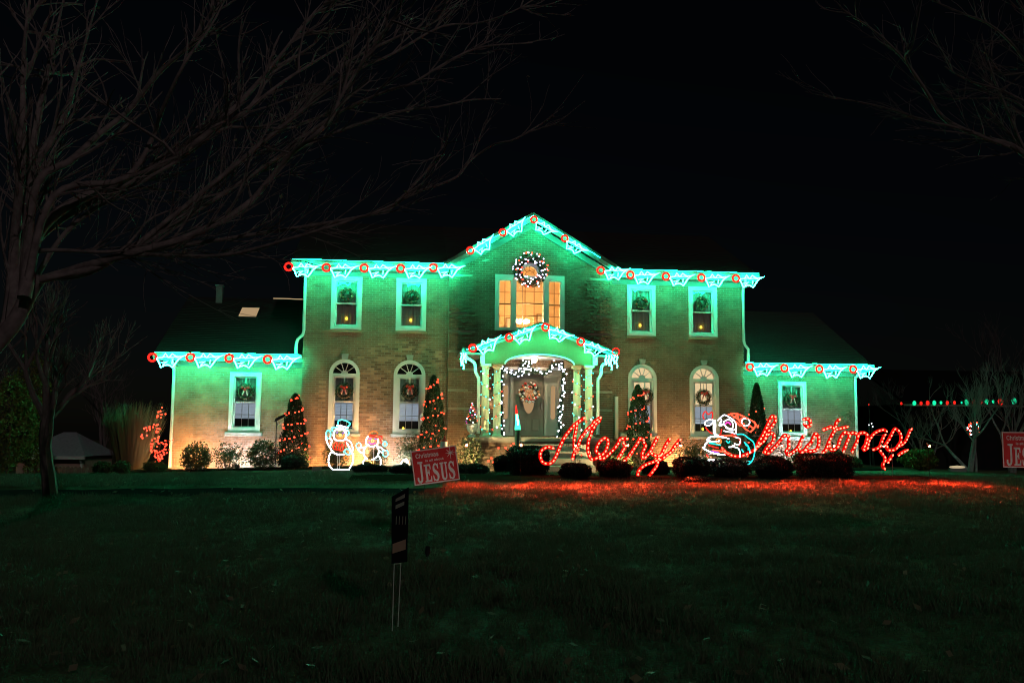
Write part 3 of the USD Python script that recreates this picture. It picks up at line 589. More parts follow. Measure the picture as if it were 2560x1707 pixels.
def eave(where, rings, hy, slope=0.0, k=1.0, tail=None):
    pts = [at(px, py, hy) for px, py in rings]
    for i, (x, z) in enumerate(pts):
        inst(holly, 'holly_light', f'{NTH[i]} holly leaf light from the left {where}', h2w(x, hy, z), YAW, (k, 1, k), -slope if slope else 0.0)
    return pts
Pul = eave('along the left upper eave', [(721.6, 667), (816, 669), (910.6, 670), (1001.5, 671), (1083.5, 669)], -.74, k=.97)
Pur = eave('along the right upper eave', [(1502, 676), (1576, 687), (1665, 691), (1753.7, 694), (1840, 696)], -.74, k=.95)
Pwl = eave('along the left wing eave', [(381, 893), (476, 893), (573, 895), (669, 898)], -.24, k=.98)
Pwr = eave('along the right wing eave', [(1875, 917), (1961, 920), (2048.6, 922), (2133, 923)], -.24, k=.96)
sl = math.atan2(1.74, 2.9)
eave('on the left slope of the big gable', [(1176, 626), (1257, 581)], -.90, sl, .88); eave('on the right slope of the big gable', [(1335, 549), (1412, 596)], -.90, -sl, .84)
sp = math.atan2(.84, 2.3)
eave('on the left slope of the porch gable', [(1182, 870), (1273, 844)], -2.78, sp, .88); eave('on the right slope of the porch gable', [(1364, 818), (1452, 854)], -2.78, -sp, .86)
def rope(label, pts):
    t = hthing('rope_light', label, 'rope light', *pts[0], group='green rope lights along the roof edges')
    o = np.array(pts[0]); p = np.vstack([np.linspace(a, b, 30) for a, b in zip(pts[:-1], pts[1:])]); p = p - o; p[:, 2] += .006 * np.sin(np.arange(len(p)) * 1.7)
    MB().tube(p, .011, 5).build('tube', E_rope, t)
rope('green rope light along the left upper gutter', [(-7.7, -.495, 6.968), (-2.75, -.495, 6.968)])
rope('green rope light along the right upper gutter', [(2.75, -.495, 6.968), (7.75, -.495, 6.968)])
rope('green rope light along the left wing gutter', [(-11.9, 0.005, 3.968), (-7.42, 0.005, 3.968)])
rope('green rope light along the right wing gutter', [(7.42, 0.005, 3.968), (12.05, 0.005, 3.968)])
rope('green rope light along the big gable rake', [(-2.2, -.75, 7.30), (-.03, -.75, 8.60), (2.2, -.75, 7.28)])
rope('green rope light along the porch gable rake', [(-2.3, -2.63, 3.98), (-.04, -2.63, 4.80), (2.2, -2.63, 3.98)])
def icicles(label, x, z, n, w, seed):
    r = np.random.default_rng(seed); t = hthing('icicle_light', label, 'icicle light', x, -2.66, z, 'icicle lights at the porch corners')
    for k in range(n):
        L = r.uniform(.25, .5); xx = w * (k / (n - 1) - .5)
        p = np.array([(xx + .02 * math.sin(s * 9), -.02 * (k % 2), .1 - L * s) for s in np.linspace(0, 1, 7)])
        m = MB().tube(p, .022, 5); m.build('drop_tube', E_green, t)
icicles('bundle of white icicle lights at the left porch corner', -2.40, 3.78, 3, .12, 1)
icicles('bundle of white icicle lights at the right porch corner', 2.10, 3.80, 5, .34, 2)
t = hthing('red_ring_light', 'single red ring light at the right end of the porch eave', 'ring light', 2.24, -2.67, 4.0)
MB().tube([(.11 * math.cos(a), 0, .11 * math.sin(a)) for a in np.linspace(0, 2 * math.pi, 25)], .016, 5).build('ring', E_redring, t)

# ------------------------------------------------------------------ wreaths, candles, garland
def needles(mb, R, r, n, seed, ln=.07, wd=.008):
    g = np.random.default_rng(seed); th = g.uniform(0, 2 * math.pi, n); ph = g.uniform(0, 2 * math.pi, n); rr = r * np.sqrt(g.uniform(.15, 1, n))
    rad = np.stack([np.cos(th), 0 * th, np.sin(th)], 1); c = rad * (R + rr * np.cos(ph))[:, None]; c[:, 1] = rr * np.sin(ph) * .7
    d = rad * np.cos(ph)[:, None] + np.array([0, 1, 0]) * np.sin(ph)[:, None] + g.normal(0, .6, (n, 3)) + np.stack([-np.sin(th), 0 * th, np.cos(th)], 1) * .8
    d /= np.linalg.norm(d, axis=1, keepdims=True); b = np.cross(d, g.normal(0, 1, (n, 3))); b /= np.linalg.norm(b, axis=1, keepdims=True)
    return mb.quads(c, d * ln / 2, b * wd)
def bow(par, z, k=1.0, m1=M_redcloth, m2=M_whitecloth):
    for s in (-1, 1):
        lp = np.array([(0, -.02, 0), (s*.05, -.05, .045), (s*.11, -.06, .05), (s*.125, -.05, .0), (s*.10, -.05, -.035), (s*.04, -.04, -.01), (0, -.02, 0)]) * k; lp[:, 2] += z; lp[:, 1] -= .05
        m = MB(); lp = np.array([(0, 0, .012), (s*.05, 0, .055), (s*.105, 0, .065), (s*.13, 0, .02), (s*.105, 0, -.03), (s*.05, 0, -.022), (0, 0, -.012)]) * k; lp[:, 2] += z; lp[:, 1] = -.085 * k - .03
        cen = lp.mean(0) + [0, -.035 * k, 0]; m.add(np.vstack([lp, cen]), [(i, i + 1, 7) for i in range(6)]); m.add(np.vstack([lp + [0, .03, 0], lp]), [t for i in range(6) for t in ((i, i + 1, 8 + i), (i, 8 + i, 7 + i))])
        m.build('bow_loop', m1, par)
        tl = np.array([(0, -.09, z), (s*.03*k, -.10, z - .08*k), (s*.065*k, -.095, z - .17*k), (s*.075*k, -.09, z - .23*k)])
        m = MB(); w = np.array([.035 * k, 0, 0])
        for a, b in zip(tl[:-1], tl[1:]): m.add([a - w * .6, a + w * .6, b + w * .7, b - w * .7], [(0,1,2),(0,2,3)])
        m.build('bow_tail', m1, par)
        m = MB(); m.add([tl[1] + [s * .004, -.004, 0], tl[1] + [s * .018, -.004, 0], tl[3] + [s * .012, -.004, 0], tl[3] + [-s * .01, -.004, 0]], [(0,1,2),(0,2,3)]); m.build('bow_lining', m2, par)
    m = ICO1.copy(); m.apply_scale(.028 * k); m.apply_translation((0, -.10, z)); MB().tm(m).build('bow_knot', m1, par)
wr = klass('bow_wreath', 'wreath', 'wreaths with red bows on the ground floor windows')
MB().tube([(.20 * math.cos(t), 0, .20 * math.sin(t)) for t in np.linspace(0, 2 * math.pi, 25)], .03, 6).build('ring', M_stem, wr)
needles(MB(), .20, .085, 900, 5).build('needles', L_wre, wr, kind='stuff'); bow(wr, .13)
MB().box(-.01, .01, 0, .004, .2, .45).build('hanger', M_whitecloth, wr)
wu = klass('berry_wreath', 'wreath', 'wreaths on the upper windows')
MB().tube([(.17 * math.cos(t), 0, .17 * math.sin(t)) for t in np.linspace(0, 2 * math.pi, 25)], .03, 6).build('ring', M_stem, wu)
needles(MB(), .17, .075, 800, 6).build('needles', L_wre, wu, kind='stuff')
g = np.random.default_rng(4)
for k in range(14):
    t = g.uniform(0, 2 * math.pi); r_ = .17 + g.uniform(-.06, .06); bulbmesh(MB(), (r_ * math.cos(t), -.06, r_ * math.sin(t)), g.uniform(.014, .024), ICO1).build('pine_cone' if k % 2 else 'berry', M_goldb if k % 2 else M_berry, wu)
WL = [(614, 980.4, .41, 'in the window of the left wing'), (860.4, 978, -.09, 'in the arched window nearest the left wing'), (1024.5, 978, -.09, 'in the arched window just left of the porch'),
      (1612.7, 990, -.09, 'in the arched window behind a lit conifer'), (1759, 993, -.09, 'in the arched window nearest the right wing'), (1979.7, 1000, .41, 'in the window of the right wing')]
for px, py, hy, w in WL: x, z = at(px, py, hy); inst(wr, 'bow_wreath', 'green wreath with red bow hanging ' + w, h2w(x, hy, z), YAW, (1.05, 1, 1.05))
WN = ['outer left', 'inner left', 'inner right', 'outer right']
for k, (px, py) in enumerate([(867.5, 737.8), (1029.6, 742.8), (1602.3, 757), (1755.4, 757.7)]):
    x, z = at(px, py, -.09); inst(wu, 'berry_wreath', f'dark green wreath on the {WN[k]} upstairs window', h2w(x, -.09, z), YAW, tilt=k * 1.3)
cd = klass('window_candle', 'candle lamp', 'candle lamps in the windows')
MB().tm(trimesh.creation.cylinder(.035, .015, transform=trimesh.transformations.translation_matrix((0, 0, -.15)))).build('base', M_white, cd)
MB().tm(trimesh.creation.cylinder(.011, .13, transform=trimesh.transformations.translation_matrix((0, 0, -.08)))).build('stick', M_white, cd)
bulbmesh(MB(), (0, 0, 0), .042, ICO1, (1, 1, 1.25)).build('flame_bulb', E_candle, cd)
for px, py, hy, w in [(866.3, 796.3, .125, 'outer left upstairs window'), (1027, 800.5, .125, 'inner left upstairs window'), (1600.3, 813.3, .125, 'inner right upstairs window'), (1752.5, 818, .125, 'outer right upstairs window'),
                      (1008, 1071, .125, 'arched window just left of the porch'), (1757, 1072, .125, 'arched window nearest the right wing'), (1976.8, 1078, .625, 'window of the right wing')]:
    x, z = at(px, py, hy); inst(cd, 'window_candle', 'glowing yellow candle lamp in the ' + w, h2w(x, hy, z), YAW)
E_bluish = glow('bluish_bulb', (0.70, 0.68, 1.0), 4.5)
# the big lit wreath on the gable
x, z = at(1325.6, 676, -.46)
bw = hthing('gable_wreath', 'large wreath of white and red bulbs on the big gable', 'wreath', x, -.46, z)
MB().tube([(.43 * math.cos(t), 0, .43 * math.sin(t)) for t in np.linspace(0, 2 * math.pi, 40)], .05, 6).build('ring', M_stem, bw)
needles(MB(), .43, .14, 2400, 8, .10, .009).build('needles', L_wre, bw, kind='stuff')
g = np.random.default_rng(12)
for k in range(86):
    t = k * 2.399963 + g.normal(0, .1); r_ = .43 + g.uniform(-.17, .17); red = k % 4 == 0
    bulbmesh(MB(), (r_ * math.cos(t), -.10 - g.uniform(0, .05), r_ * math.sin(t)), .027 if not red else .030, ICO).build('bulb', E_redtree if red else E_bluish, bw)
# the wreath on the door
x, z = at(1322, 982, -.30)
dw = hthing('door_wreath', 'round wreath of white and copper baubles on the front door', 'wreath', x, -.29, z)
needles(MB(), .24, .10, 900, 9).build('needles', L_wre, dw, kind='stuff')
for k in range(46):
    t = k * 2.399963; r_ = .24 + g.uniform(-.10, .10); bulbmesh(MB(), (r_ * math.cos(t), -.07 - g.uniform(0, .03), r_ * math.sin(t)), g.uniform(.03, .05), ICO1).build('bauble', [M_whitecloth, M_goldb, M_whitecloth, M_redcloth][k % 4], dw)
bow(dw, .02, .9, M_goldb, M_redcloth)
# garland round the door with white bulbs (drawn from the photo as a path on the plane of the door frame)
def c7(p): return (1140 + .2232 * p[0], 780 + .2232 * p[1])
GAR = [[(505,600),(560,660),(620,690),(670,700),(720,640),(770,560),(820,570),(800,640),(740,690)], [(740,690),(790,640),(860,650),(920,670),(980,695),(1040,660),(1090,590),(1150,590),(1200,650)],
       [(1190,600),(1205,700),(1190,800),(1200,880),(1175,960),(1180,1040),(1150,1090),(1180,1130),(1150,1190),(1160,1260),(1170,1330),(1150,1400)], [(505,600),(515,760),(500,900),(510,1100),(505,1250),(520,1350),(540,1400)]]
gar = hthing('door_garland', 'green garland with white bulbs swagged round the front door', 'garland', 0, -.5, 2.5)
pth = []
for stk in GAR:
    p2 = [at(*c7(q), -.55) for q in stk]; p3 = smooth_path([(a, -.05, b - 2.5) for a, b in p2], .03); pth.append(p3)
    MB().tube(p3, .035, 6).build('strand', L_wre, gar)
    n = len(p3) * 26; c = p3[g.integers(0, len(p3), n)] + g.normal(0, .035, (n, 3)); dd = g.normal(0, 1, (n, 3)); dd /= np.linalg.norm(dd, axis=1, keepdims=True); b_ = np.cross(dd, g.normal(0, 1, (n, 3))); b_ /= np.linalg.norm(b_, axis=1, keepdims=True)
    MB().quads(c, dd * .04, b_ * .008).build('needles', L_wre, gar, kind='stuff')
for si, p3 in enumerate(pth):
    for q in p3[::3 if si == 3 else 2]:
        if si == 3 and g.random() < .35: continue
        bulbmesh(MB(), q + np.array([g.normal(0, .04), -.06, g.normal(0, .04)]), .027).build('bulb', E_wbulb, gar)
# strings of coloured bulbs wound round the columns
for ci, (cx, cy) in enumerate(COLS):
    t = hthing('column_light_string', ['coloured bulbs wound round the outer left porch column', 'coloured bulbs wound round the inner left porch column', 'coloured bulbs wound round the inner right porch column', 'coloured bulbs wound round the outer right porch column'][ci], 'light string', cx, cy, 0, 'light strings on the porch columns')
    hh = np.linspace(1.5, 3.42, 120); an = (hh - 1.5) / .27 * 2 * math.pi * (.8 if ci % 2 else -.8) + ci
    p = np.stack([.128 * np.cos(an), .128 * np.sin(an), hh], 1); MB().tube(p, .006, 4).build('wire', M_wire, t)
    for k in range(0, 120, 4):
        bulbmesh(MB(), p[k] * [1.12, 1.12, 1], .021, ICO, (1, 1, 1.3)).build('bulb', [E_tealb, E_orange, E_tealb, E_redtree, E_wbulb, E_tealb][(k // 4 + ci) % 6], t)

# ------------------------------------------------------------------ light figures drawn with tubes and bulbs
def figure(name, label, cat, crop, sc, hy, strokes, tube_r=.013, bulb_step=.075, bulb_r=.02, base_px=None, single=True, group=None):
    px = lambda q: (crop[0] + sc * q[0], crop[1] + sc * q[1])
    P = [[at(*px(q), hy) for q in s[1]] for s in strokes]
    allp = np.vstack([np.array(p) for p in P]); x0 = float(allp[:, 0].mean()); zg = ghz(x0, hy)
    t = hthing(name, label, cat, x0, hy, zg, group)
    for (kind, _, tm, bm), p in zip(strokes, P):
        pts = smooth_path([(a - x0, 0, b - zg) for a, b in p], .025)
        pts[:, 2] = np.maximum(pts[:, 2], .02)
        if tm is not None: MB().tube(pts, tube_r, 6).build('rope_tube', tm, t)
        if bm is not None:
            n = max(1, int(round(len(pts) * .025 / bulb_step)))
            sk = MB()
            ids = np.unique(np.linspace(0, len(pts) - 1, n + 1).astype(int)); mb = MB()
            for i in ids:
                d_ = pts[min(i + 1, len(pts) - 1)] - pts[max(i - 1, 0)]; d_ /= np.linalg.norm(d_) + 1e-9
                a_ = math.atan2(d_[2], d_[0]); R_ = np.array([[math.cos(a_), 0, -math.sin(a_)], [0, 1, 0], [math.sin(a_), 0, math.cos(a_)]])
                back = np.array([0, .96, .28]) if bm is E_redbulb else np.array([0, 1.0, 0]); v = (ICO1.vertices * bulb_r * [1.5, .9, .9]) @ R_.T; dep = v @ back
                if bm is E_redbulb:
                    w = (ICO1.vertices * bulb_r * [1.8, 1.2, 1.2]) @ R_.T; dw_ = w @ back; sk.add(w + (np.clip(dw_, .04 * bulb_r, .5 * bulb_r) - dw_)[:, None] * back + pts[i] + [0, -.045, 0], ICO1.faces)  # disc added behind each red bulb to keep its light off the wall
                v = v - np.maximum(dep, 0)[:, None] * back + pts[i] + [0, -(.045 if bm is E_redbulb else .017), 0]
                if single: MB().add(v, ICO1.faces).build('bulb', bm, t)
                else: mb.add(v, ICO1.faces)
            if sk.v: sk.build('sockets', M_redplastic, t, kind='stuff')
            if not single: mb.build('bulbs', bm, t)
    return t, x0, zg
RB = lambda pts: ('s', pts, E_redrope_halo, E_redbulb)  # tube fills in the red halo between the bulbs
CM, SM = (1320, 1000), 440 / 2352
merry = [[(330,640),(270,625),(215,645),(175,680),(163,740),(175,795),(205,835),(270,848),(325,825),(355,780),(380,735),(405,670),(435,600),(485,500),(545,415),(610,340),(680,285),(745,240)],
 [(650,320),(645,375),(630,445),(618,520),(618,600),(615,650)], [(595,780),(615,710),(640,665),(670,600),(705,505),(745,460),(775,410),(820,365),(860,330),(885,290),(925,262),(965,235)],
 [(965,235),(945,285),(898,325),(875,375),(850,415),(838,465),(815,515),(805,565),(800,620),(800,670),(815,735),(855,790),(910,775)],
 [(945,715),(910,680),(925,615),(955,560),(995,522),(1035,505),(1070,545),(1063,600),(1045,660),(1015,705),(965,745),(910,775)], [(960,780),(1020,770),(1095,705),(1145,655),(1180,610),(1210,565),(1235,510),(1280,520),(1320,512)],
 [(1275,575),(1300,620),(1270,665),(1240,720),(1205,775)], [(1285,805),(1325,775),(1365,720),(1400,670),(1435,615),(1465,570),(1495,515),(1540,530)], [(1545,565),(1570,610),(1548,660),(1525,720),(1535,775),(1580,750),(1610,710),(1645,665),(1668,610),(1700,555),(1725,495)],
 [(1650,710),(1715,745),(1770,735),(1800,690),(1820,640),(1845,590),(1890,520)], [(1770,735),(1735,795),(1730,850),(1700,905),(1665,950),(1625,1005),(1580,1052),(1525,1060),(1475,1025),(1468,970),(1500,915),(1550,875),(1610,845),(1670,825),(1735,795),(1785,785),(1835,745),(1885,710),(1930,665),(1955,620),(2030,530)]]
SHY = -6.85
def frame_bars(t, x0, zg, bars, posts):
    for a, b in bars:
        (xa, za), (xb, zb) = at(*a, SHY), at(*b, SHY); MB().tube([(xa - x0, .02, za - zg), (xb - x0, .02, zb - zg)], .008, 5).build('frame_bar', M_metal, t)
    for a in posts:
        xa, za = at(*a, SHY); MB().tube([(xa - x0, .025, za - zg), (xa - x0, .025, -.1)], .008, 5).build('stake', M_metal, t)
        MB().tube([(xa - x0, .03, (za - zg) * .9), (xa - x0 + .02, .75, 0)], .007, 5).build('brace', M_metal, t)
t, x0, zg = figure('merry_sign', 'large red light script reading Merry, standing among the round bushes', 'light sign', CM, SM, SHY, [RB(p) for p in merry], .046, .105, .021)
frame_bars(t, x0, zg, [((1400, 1113), (1668, 1101)), ((1440, 1139), (1600, 1139))], [(1436, 1100), (1490, 1100), (1600, 1110)])
CC, SC = (1720, 1000), 600 / 2352
xmas = [[(655,485),(690,410),(725,350),(755,290),(790,215),(820,160),(855,170),(850,210),(830,240),(800,285),(770,320),(740,400),(700,430)], [(660,480),(720,415),(745,395),(790,330),(835,330),(840,370),(820,420),(795,440),(765,475),(750,510),(785,518),(815,490)],
 [(815,490),(870,435),(910,385),(945,345),(985,360),(985,410),(985,465),(960,500),(980,535)], [(1000,525),(1050,490),(1075,465),(1105,400),(1130,350)], [(1095,440),(1090,490),(1115,510)], [(1130,190),(1180,185),(1200,235),(1165,260),(1135,230)],
 [(1115,510),(1140,490),(1165,455),(1205,415),(1225,370),(1245,330),(1275,355),(1280,405),(1272,460),(1250,490),(1220,498),(1185,500),(1150,488)], [(1320,512),(1345,490),(1358,460),(1380,400),(1400,360),(1420,320),(1438,285),(1450,225),(1478,190)], [(1325,290),(1365,275),(1405,262),(1440,285),(1500,275),(1555,262)],
 [(1380,410),(1385,465),(1410,490),(1440,480),(1470,445),(1480,400),(1505,350),(1530,315)], [(1530,315),(1570,325),(1580,350),(1560,400),(1540,450),(1520,500)], [(1580,345),(1605,320),(1650,330),(1662,360),(1655,400),(1635,440),(1605,505)], [(1662,350),(1690,320),(1740,325),(1755,360),(1745,400),(1735,440),(1715,465),(1725,490),(1755,470)],
 [(1755,470),(1765,420),(1775,390),(1800,350),(1830,320),(1870,300),(1920,290),(1940,305)], [(1925,340),(1905,380),(1890,420),(1875,455),(1845,475),(1810,485)], [(1880,495),(1915,545),(1930,580),(1905,635),(1920,670)], [(1955,610),(1985,560),(2000,540)],
 [(1925,445),(1950,410),(1975,370),(1990,340),(2010,300),(2030,280),(2060,300),(2080,330),(2085,370),(2080,410),(2060,440),(2030,480),(1990,490),(1955,485),(1945,455)], [(2180,285),(2165,320),(2150,355),(2130,400),(2095,435),(2060,450)], [(2140,490),(2090,515),(2060,540)], [(330,470),(370,510),(425,540),(485,550),(540,540),(600,515),(645,490)]]
t, x0, zg = figure('christmas_sign', 'large red light script reading Christmas, right half of the greeting', 'light sign', CC, SC, SHY, [RB(p) for p in xmas], .046, .11, .021)
frame_bars(t, x0, zg, [((1890, 1128), (2262, 1118)), ((1880, 1090), (2262, 1086))], [(1930, 1110), (2085, 1110), (2230, 1110)])
W_ = lambda p: ('s', p, E_white, None)
X_ = lambda p, m, b=None: ('s', p, m, b)
lf = [W_([(290,200),(330,160),(360,145),(410,170),(450,200),(470,240),(470,330)]), W_([(350,210),(400,190),(440,230),(430,280),(380,265),(350,230),(350,210)]), W_([(370,270),(430,295),(475,280)]), W_([(300,240),(320,250),(350,235)]), W_([(265,190),(270,250),(265,320),(300,350)]), W_([(258,200),(255,320),(285,350)]), X_([(360,240),(390,215),(420,240)], E_pink),
 W_([(170,210),(165,240),(215,245),(250,200),(210,190),(170,210)]), X_([(160,190),(145,150),(170,110),(200,140),(235,115),(240,170),(225,190)], E_red), X_([(400,140),(460,130),(520,150),(580,180),(640,210),(680,260)], E_red, E_redtree), X_([(430,150),(490,190),(510,220),(560,280),(610,310)], E_red, E_redtree), X_([(630,290),(660,250),(650,220)], E_red, E_redtree),
 W_([(565 + 40 * math.cos(a), 215 + 38 * math.sin(a)) for a in np.linspace(0, 2 * math.pi, 13)]), X_([(170,265),(210,310),(240,330)], E_red), X_([(330,280),(320,330),(300,340)], E_red), X_([(480,335),(540,335),(590,370),(640,410),(655,470),(650,530),(630,590),(590,630),(570,612),(610,598)], E_teal), X_([(550,410),(590,450),(590,490)], E_teal), X_([(525,480),(545,510)], E_teal),
 ('s', [(190,385),(220,360),(290,358),(340,362),(390,375)], None, E_wbulb), ('s', [(200,400),(260,405),(300,400)], None, E_wbulb), ('s', [(150,470),(180,490),(250,520),(310,530),(350,535)], None, E_wbulb), ('s', [(155,465),(170,430),(195,400)], None, E_wbulb), X_([(300 + 26 * math.cos(a), 402 + 26 * math.sin(a)) for a in np.linspace(0, 2 * math.pi, 9)], E_orange), X_([(375,395),(395,420),(410,400)], E_teal),
 W_([(460,360),(510,380),(500,435),(450,425)]), X_([(420,340),(450,335),(515,400),(500,450)], E_red), W_([(400,460),(450,458),(500,480),(512,560)]), X_([(200,440),(260,460),(300,470)], E_red), X_([(180,530),(200,560)], E_red), ('s', [(205,585),(245,585)], None, E_wbulb), X_([(330,470),(345,500),(370,515)], E_red, E_redtree),
 X_([(450,170),(480,150),(500,195),(540,165)], E_red, E_redtree), X_([(470,215),(510,250),(540,235)], E_red, E_redtree), X_([(600,250),(640,280),(615,305)], E_red, E_redtree), W_([(310,170),(330,200),(310,225),(335,235)]), W_([(395,165),(425,180),(445,205)]), W_([(350,300),(390,310),(430,315),(455,330)]), X_([(330,350),(400,345),(450,355)], E_red, E_redtree), X_([(210,420),(260,428),(320,440)], E_teal), X_([(250,490),(320,500),(400,520)], E_red, E_redtree), X_([(560,430),(600,470),(605,520)], E_teal), X_([(220,500),(300,512)], E_violet)]
figure('sleigh_light_figure', 'light outline of a white bearded figure in red cap riding a sleigh', 'light figure', CC, SC, -6.9, lf, .017, .055, .022, single=False)
CS, SS = (780, 1030), 240 / 2091
def loop(cx, cy, rx, ry, n=13): return [(cx + rx * math.cos(a), cy + ry * math.sin(a)) for a in np.linspace(0, 2 * math.pi, n)]
WB = lambda p: ('s', p, E_white, E_wbulb); TB = lambda p: ('s', p, E_teal, E_tealb)
snow = [WB([(440,880),(410,880),(375,960),(360,1060),(375,1150),(430,1220),(470,1252)]), WB([(860,860),(885,900),(900,1000),(890,1080),(850,1170),(800,1248)]), WB([(470,1252),(620,1252),(720,1252),(800,1250)]), WB([(440,620),(400,740),(420,820),(470,880),(540,915),(620,920),(690,915)]),
 WB([(720,590),(790,610),(845,660),(880,740),(885,830),(865,890)]), WB([(760,680),(800,750),(840,820)]), WB([(310,520),(320,620),(360,720),(410,800)]), WB([(400,570),(440,630)]), WB([(500,400),(475,450),(470,520),(500,590),(560,620),(620,610),(690,610),(735,560),(745,490),(720,430)]),
 TB([(540,330),(480,330),(430,345),(440,400),(490,415)]), TB([(775,395),(800,430),(800,480),(765,505)]), TB([(560,300),(565,230),(590,180),(660,170),(750,190),(830,250),(790,310),(770,360)]), WB([(550,290),(620,290),(700,320),(770,330)]), WB([(540,350),(640,345),(760,400)]), WB([(560,375),(650,375),(740,410)]),
 X_([(540,490),(560,550),(620,570),(680,530),(700,480)], E_orange), X_([(590,470),(640,490),(610,530),(590,470)], E_yellow), X_([(530,460),(560,430)], E_violet), X_([(660,470),(690,440)], E_violet), X_([(540,640),(490,700),(460,780),(540,820),(650,830),(680,760),(650,680)], E_red), X_([(560,660),(520,800)], E_red), X_([(600,680),(570,820)], E_red), X_([(640,700),(610,820)], E_red), X_([(690,640),(740,650),(720,740)], E_red),
 TB(loop(358, 480, 50, 88)), TB([(700,860),(720,825),(770,800),(830,850),(825,915),(760,915),(710,860)]), X_([(690,1000),(730,960),(780,990),(740,1040),(700,1030)], E_orange)]
t, x0, zg = figure('snowman_light_figure', 'large snowman light figure in a teal top hat on the lawn', 'light figure', CS, SS, -2.9, snow, .014, .055, .021, single=False)
(xa, za) = at(*(780 + 580 * SS, 1030 + 890 * SS), -2.9); MB().tube([(xa - x0 - .03, .02, za - zg), (xa - x0 - .03, .02, 0)], .009, 5).tube([(xa - x0 + .03, .02, za - zg), (xa - x0 + .03, .02, 0)], .009, 5).build('frame', M_white, t)
snow2 = [WB([(1215,530),(1180,600),(1170,660),(1215,715),(1270,745),(1340,745),(1400,715),(1440,660),(1440,600)]), WB([(1210,720),(1150,790),(1130,880),(1145,960),(1190,1000)]), WB([(1390,730),(1440,790),(1455,870),(1420,960),(1360,1010),(1310,1025)]), WB([(1100,770),(1010,790),(1040,860),(1110,890)]), WB([(1440,750),(1510,780),(1580,830)]), WB([(1470,860),(1520,870)]),
 WB([(1470,970),(1500,1050),(1495,1130),(1440,1230),(1380,1252)]), WB([(1160,1010),(1115,1090),(1130,1160),(1200,1240),(1290,1255),(1380,1252)]), TB(loop(1020, 730, 55, 62)), TB(loop(1600, 895, 62, 68)), TB(loop(1590, 690, 45, 50)), X_([(1230,520),(1250,460),(1310,420),(1390,420),(1440,470)], E_orange), X_([(1215,500),(1290,530),(1400,540),(1480,520),(1540,530)], E_red), X_([(1260,490),(1340,505),(1420,490)], E_red),
 X_([(1230,580),(1300,575)], E_violet), X_([(1360,580),(1420,590)], E_violet), X_([(1450,530),(1490,600),(1510,680)], E_red), X_([(1500,530),(1540,600)], E_red), X_([(1230,640),(1290,690),(1380,670)], E_pink), X_([(1290,600),(1350,610),(1310,660),(1290,600)], E_yellow)]
t, x0, zg = figure('snowman_light_figure', 'smaller snowman light figure with a red cap behind a dark bush', 'light figure', CS, SS, -3.2, snow2, .013, .055, .019, single=False)
(xa, za) = at(*(780 + 1345 * SS, 1030 + 760 * SS), -3.2); MB().tube([(xa - x0, .02, za - zg), (xa - x0, .02, 0)], .009, 5).tube([(xa - x0 - .22, .02, .32), (xa - x0 + .16, .02, .32)], .008, 5).build('frame', M_white, t)
# candle of green light on its stake, by the steps
x, z = at(1293, 1122, -4.2); cl = hthing('candle_light_stake', 'green and white lit plastic candle on a stake before the front door', 'candle light', x, -4.2, ghz(x, -4.2)); zg = ghz(x, -4.2)
def cz_(py): return at(1293, py, -4.2)[1] - zg
MB().tube([(0, 0, 0), (0, 0, cz_(1110))], .012, 6).build('stake', M_metal, cl); MB().tm(trimesh.creation.cone(.10, .05, transform=trimesh.transformations.translation_matrix((0, 0, cz_(1118))))).build('foot', M_sill, cl)
MB().tube([(.005, 0, cz_(1118)), (.01, 0, cz_(1100)), (.012, 0, cz_(1073))], [.05, .085, .075], 10).build('holder', mat('dark_green_plastic', (.02, .09, .07), .4), cl, smooth=50)
MB().tube([(.01, 0, cz_(1074)), (.005, 0, cz_(1060)), (-.02, 0, cz_(1035))], [.088, .072, .04], 10).build('candle', glow('candle_green', (.06, 1.0, .5), 2.2), cl, smooth=50); MB().tube([(.01, -.05, cz_(1072)), (.004, -.05, cz_(1056)), (-.018, -.03, cz_(1036))], [.02, .026, .016], 10).build('candle_core', glow('candle_white', (.85, 1.0, .95), 4.0), cl, smooth=50)
MB().tube([(-.02, 0, cz_(1035)), (-.035, 0, cz_(1022)), (-.04, 0, cz_(1012))], [.034, .022, .006], 8).build('flame', E_redring, cl, smooth=50)

# ------------------------------------------------------------------ flood lamps among the plants
def flood(label, x, y, m, aim=(0, 1, .8), r=.055, h=.12):
    z0 = ghz(x, y); t = hthing('flood_lamp', label, 'flood lamp', x, y, z0, 'flood lamps shining on the house')
    a = np.array(aim, float); a /= np.linalg.norm(a); c = np.array([0, 0, h])
    MB().tube([(0, 0, -.1), (0, 0, h)], .012, 6).build('stake', M_black, t)
    MB().tube([c - a * .10, c - a * .02, c + a * .012], [.03, r * 1.15, r * 1.2], 12).build('housing', M_black, t, smooth=40)
    MB().tube([c + a * .0125, c + a * .02], [r, r * .98], 12).build('lens', m, t)
FL = [('warm flood lamp behind the leftmost shrub of the left wing', -10.65, -.35, 'o', 1.8), ('white flood lamp under the window of the left wing', -9.15, -.62, 'w', 1.7), ('warm flood lamp between the two arched windows left of the porch', -5.2, -.95, 'o', 3.6),
      ('white flood lamp under the arched window just left of the porch', -4.05, -1.05, 'w', 2.4), ('warm flood lamp between the two arched windows right of the porch', 4.75, -.8, 'o', 1.8), ('white flood lamp under the arched window nearest the right wing', 6.1, -1.05, 'w', 1.1),
      ('white flood lamp under the window of the right wing', 9.3, -.62, 'w', 1.5), ('warm flood lamp by the right end of the right wing', 10.8, -.4, 'o', .6), ('warm flood lamp left of the porch steps', -2.35, -1.3, 'o', .55), ('warm flood lamp at the left corner of the main block', -7.0, -1.15, 'o', 1.3)]
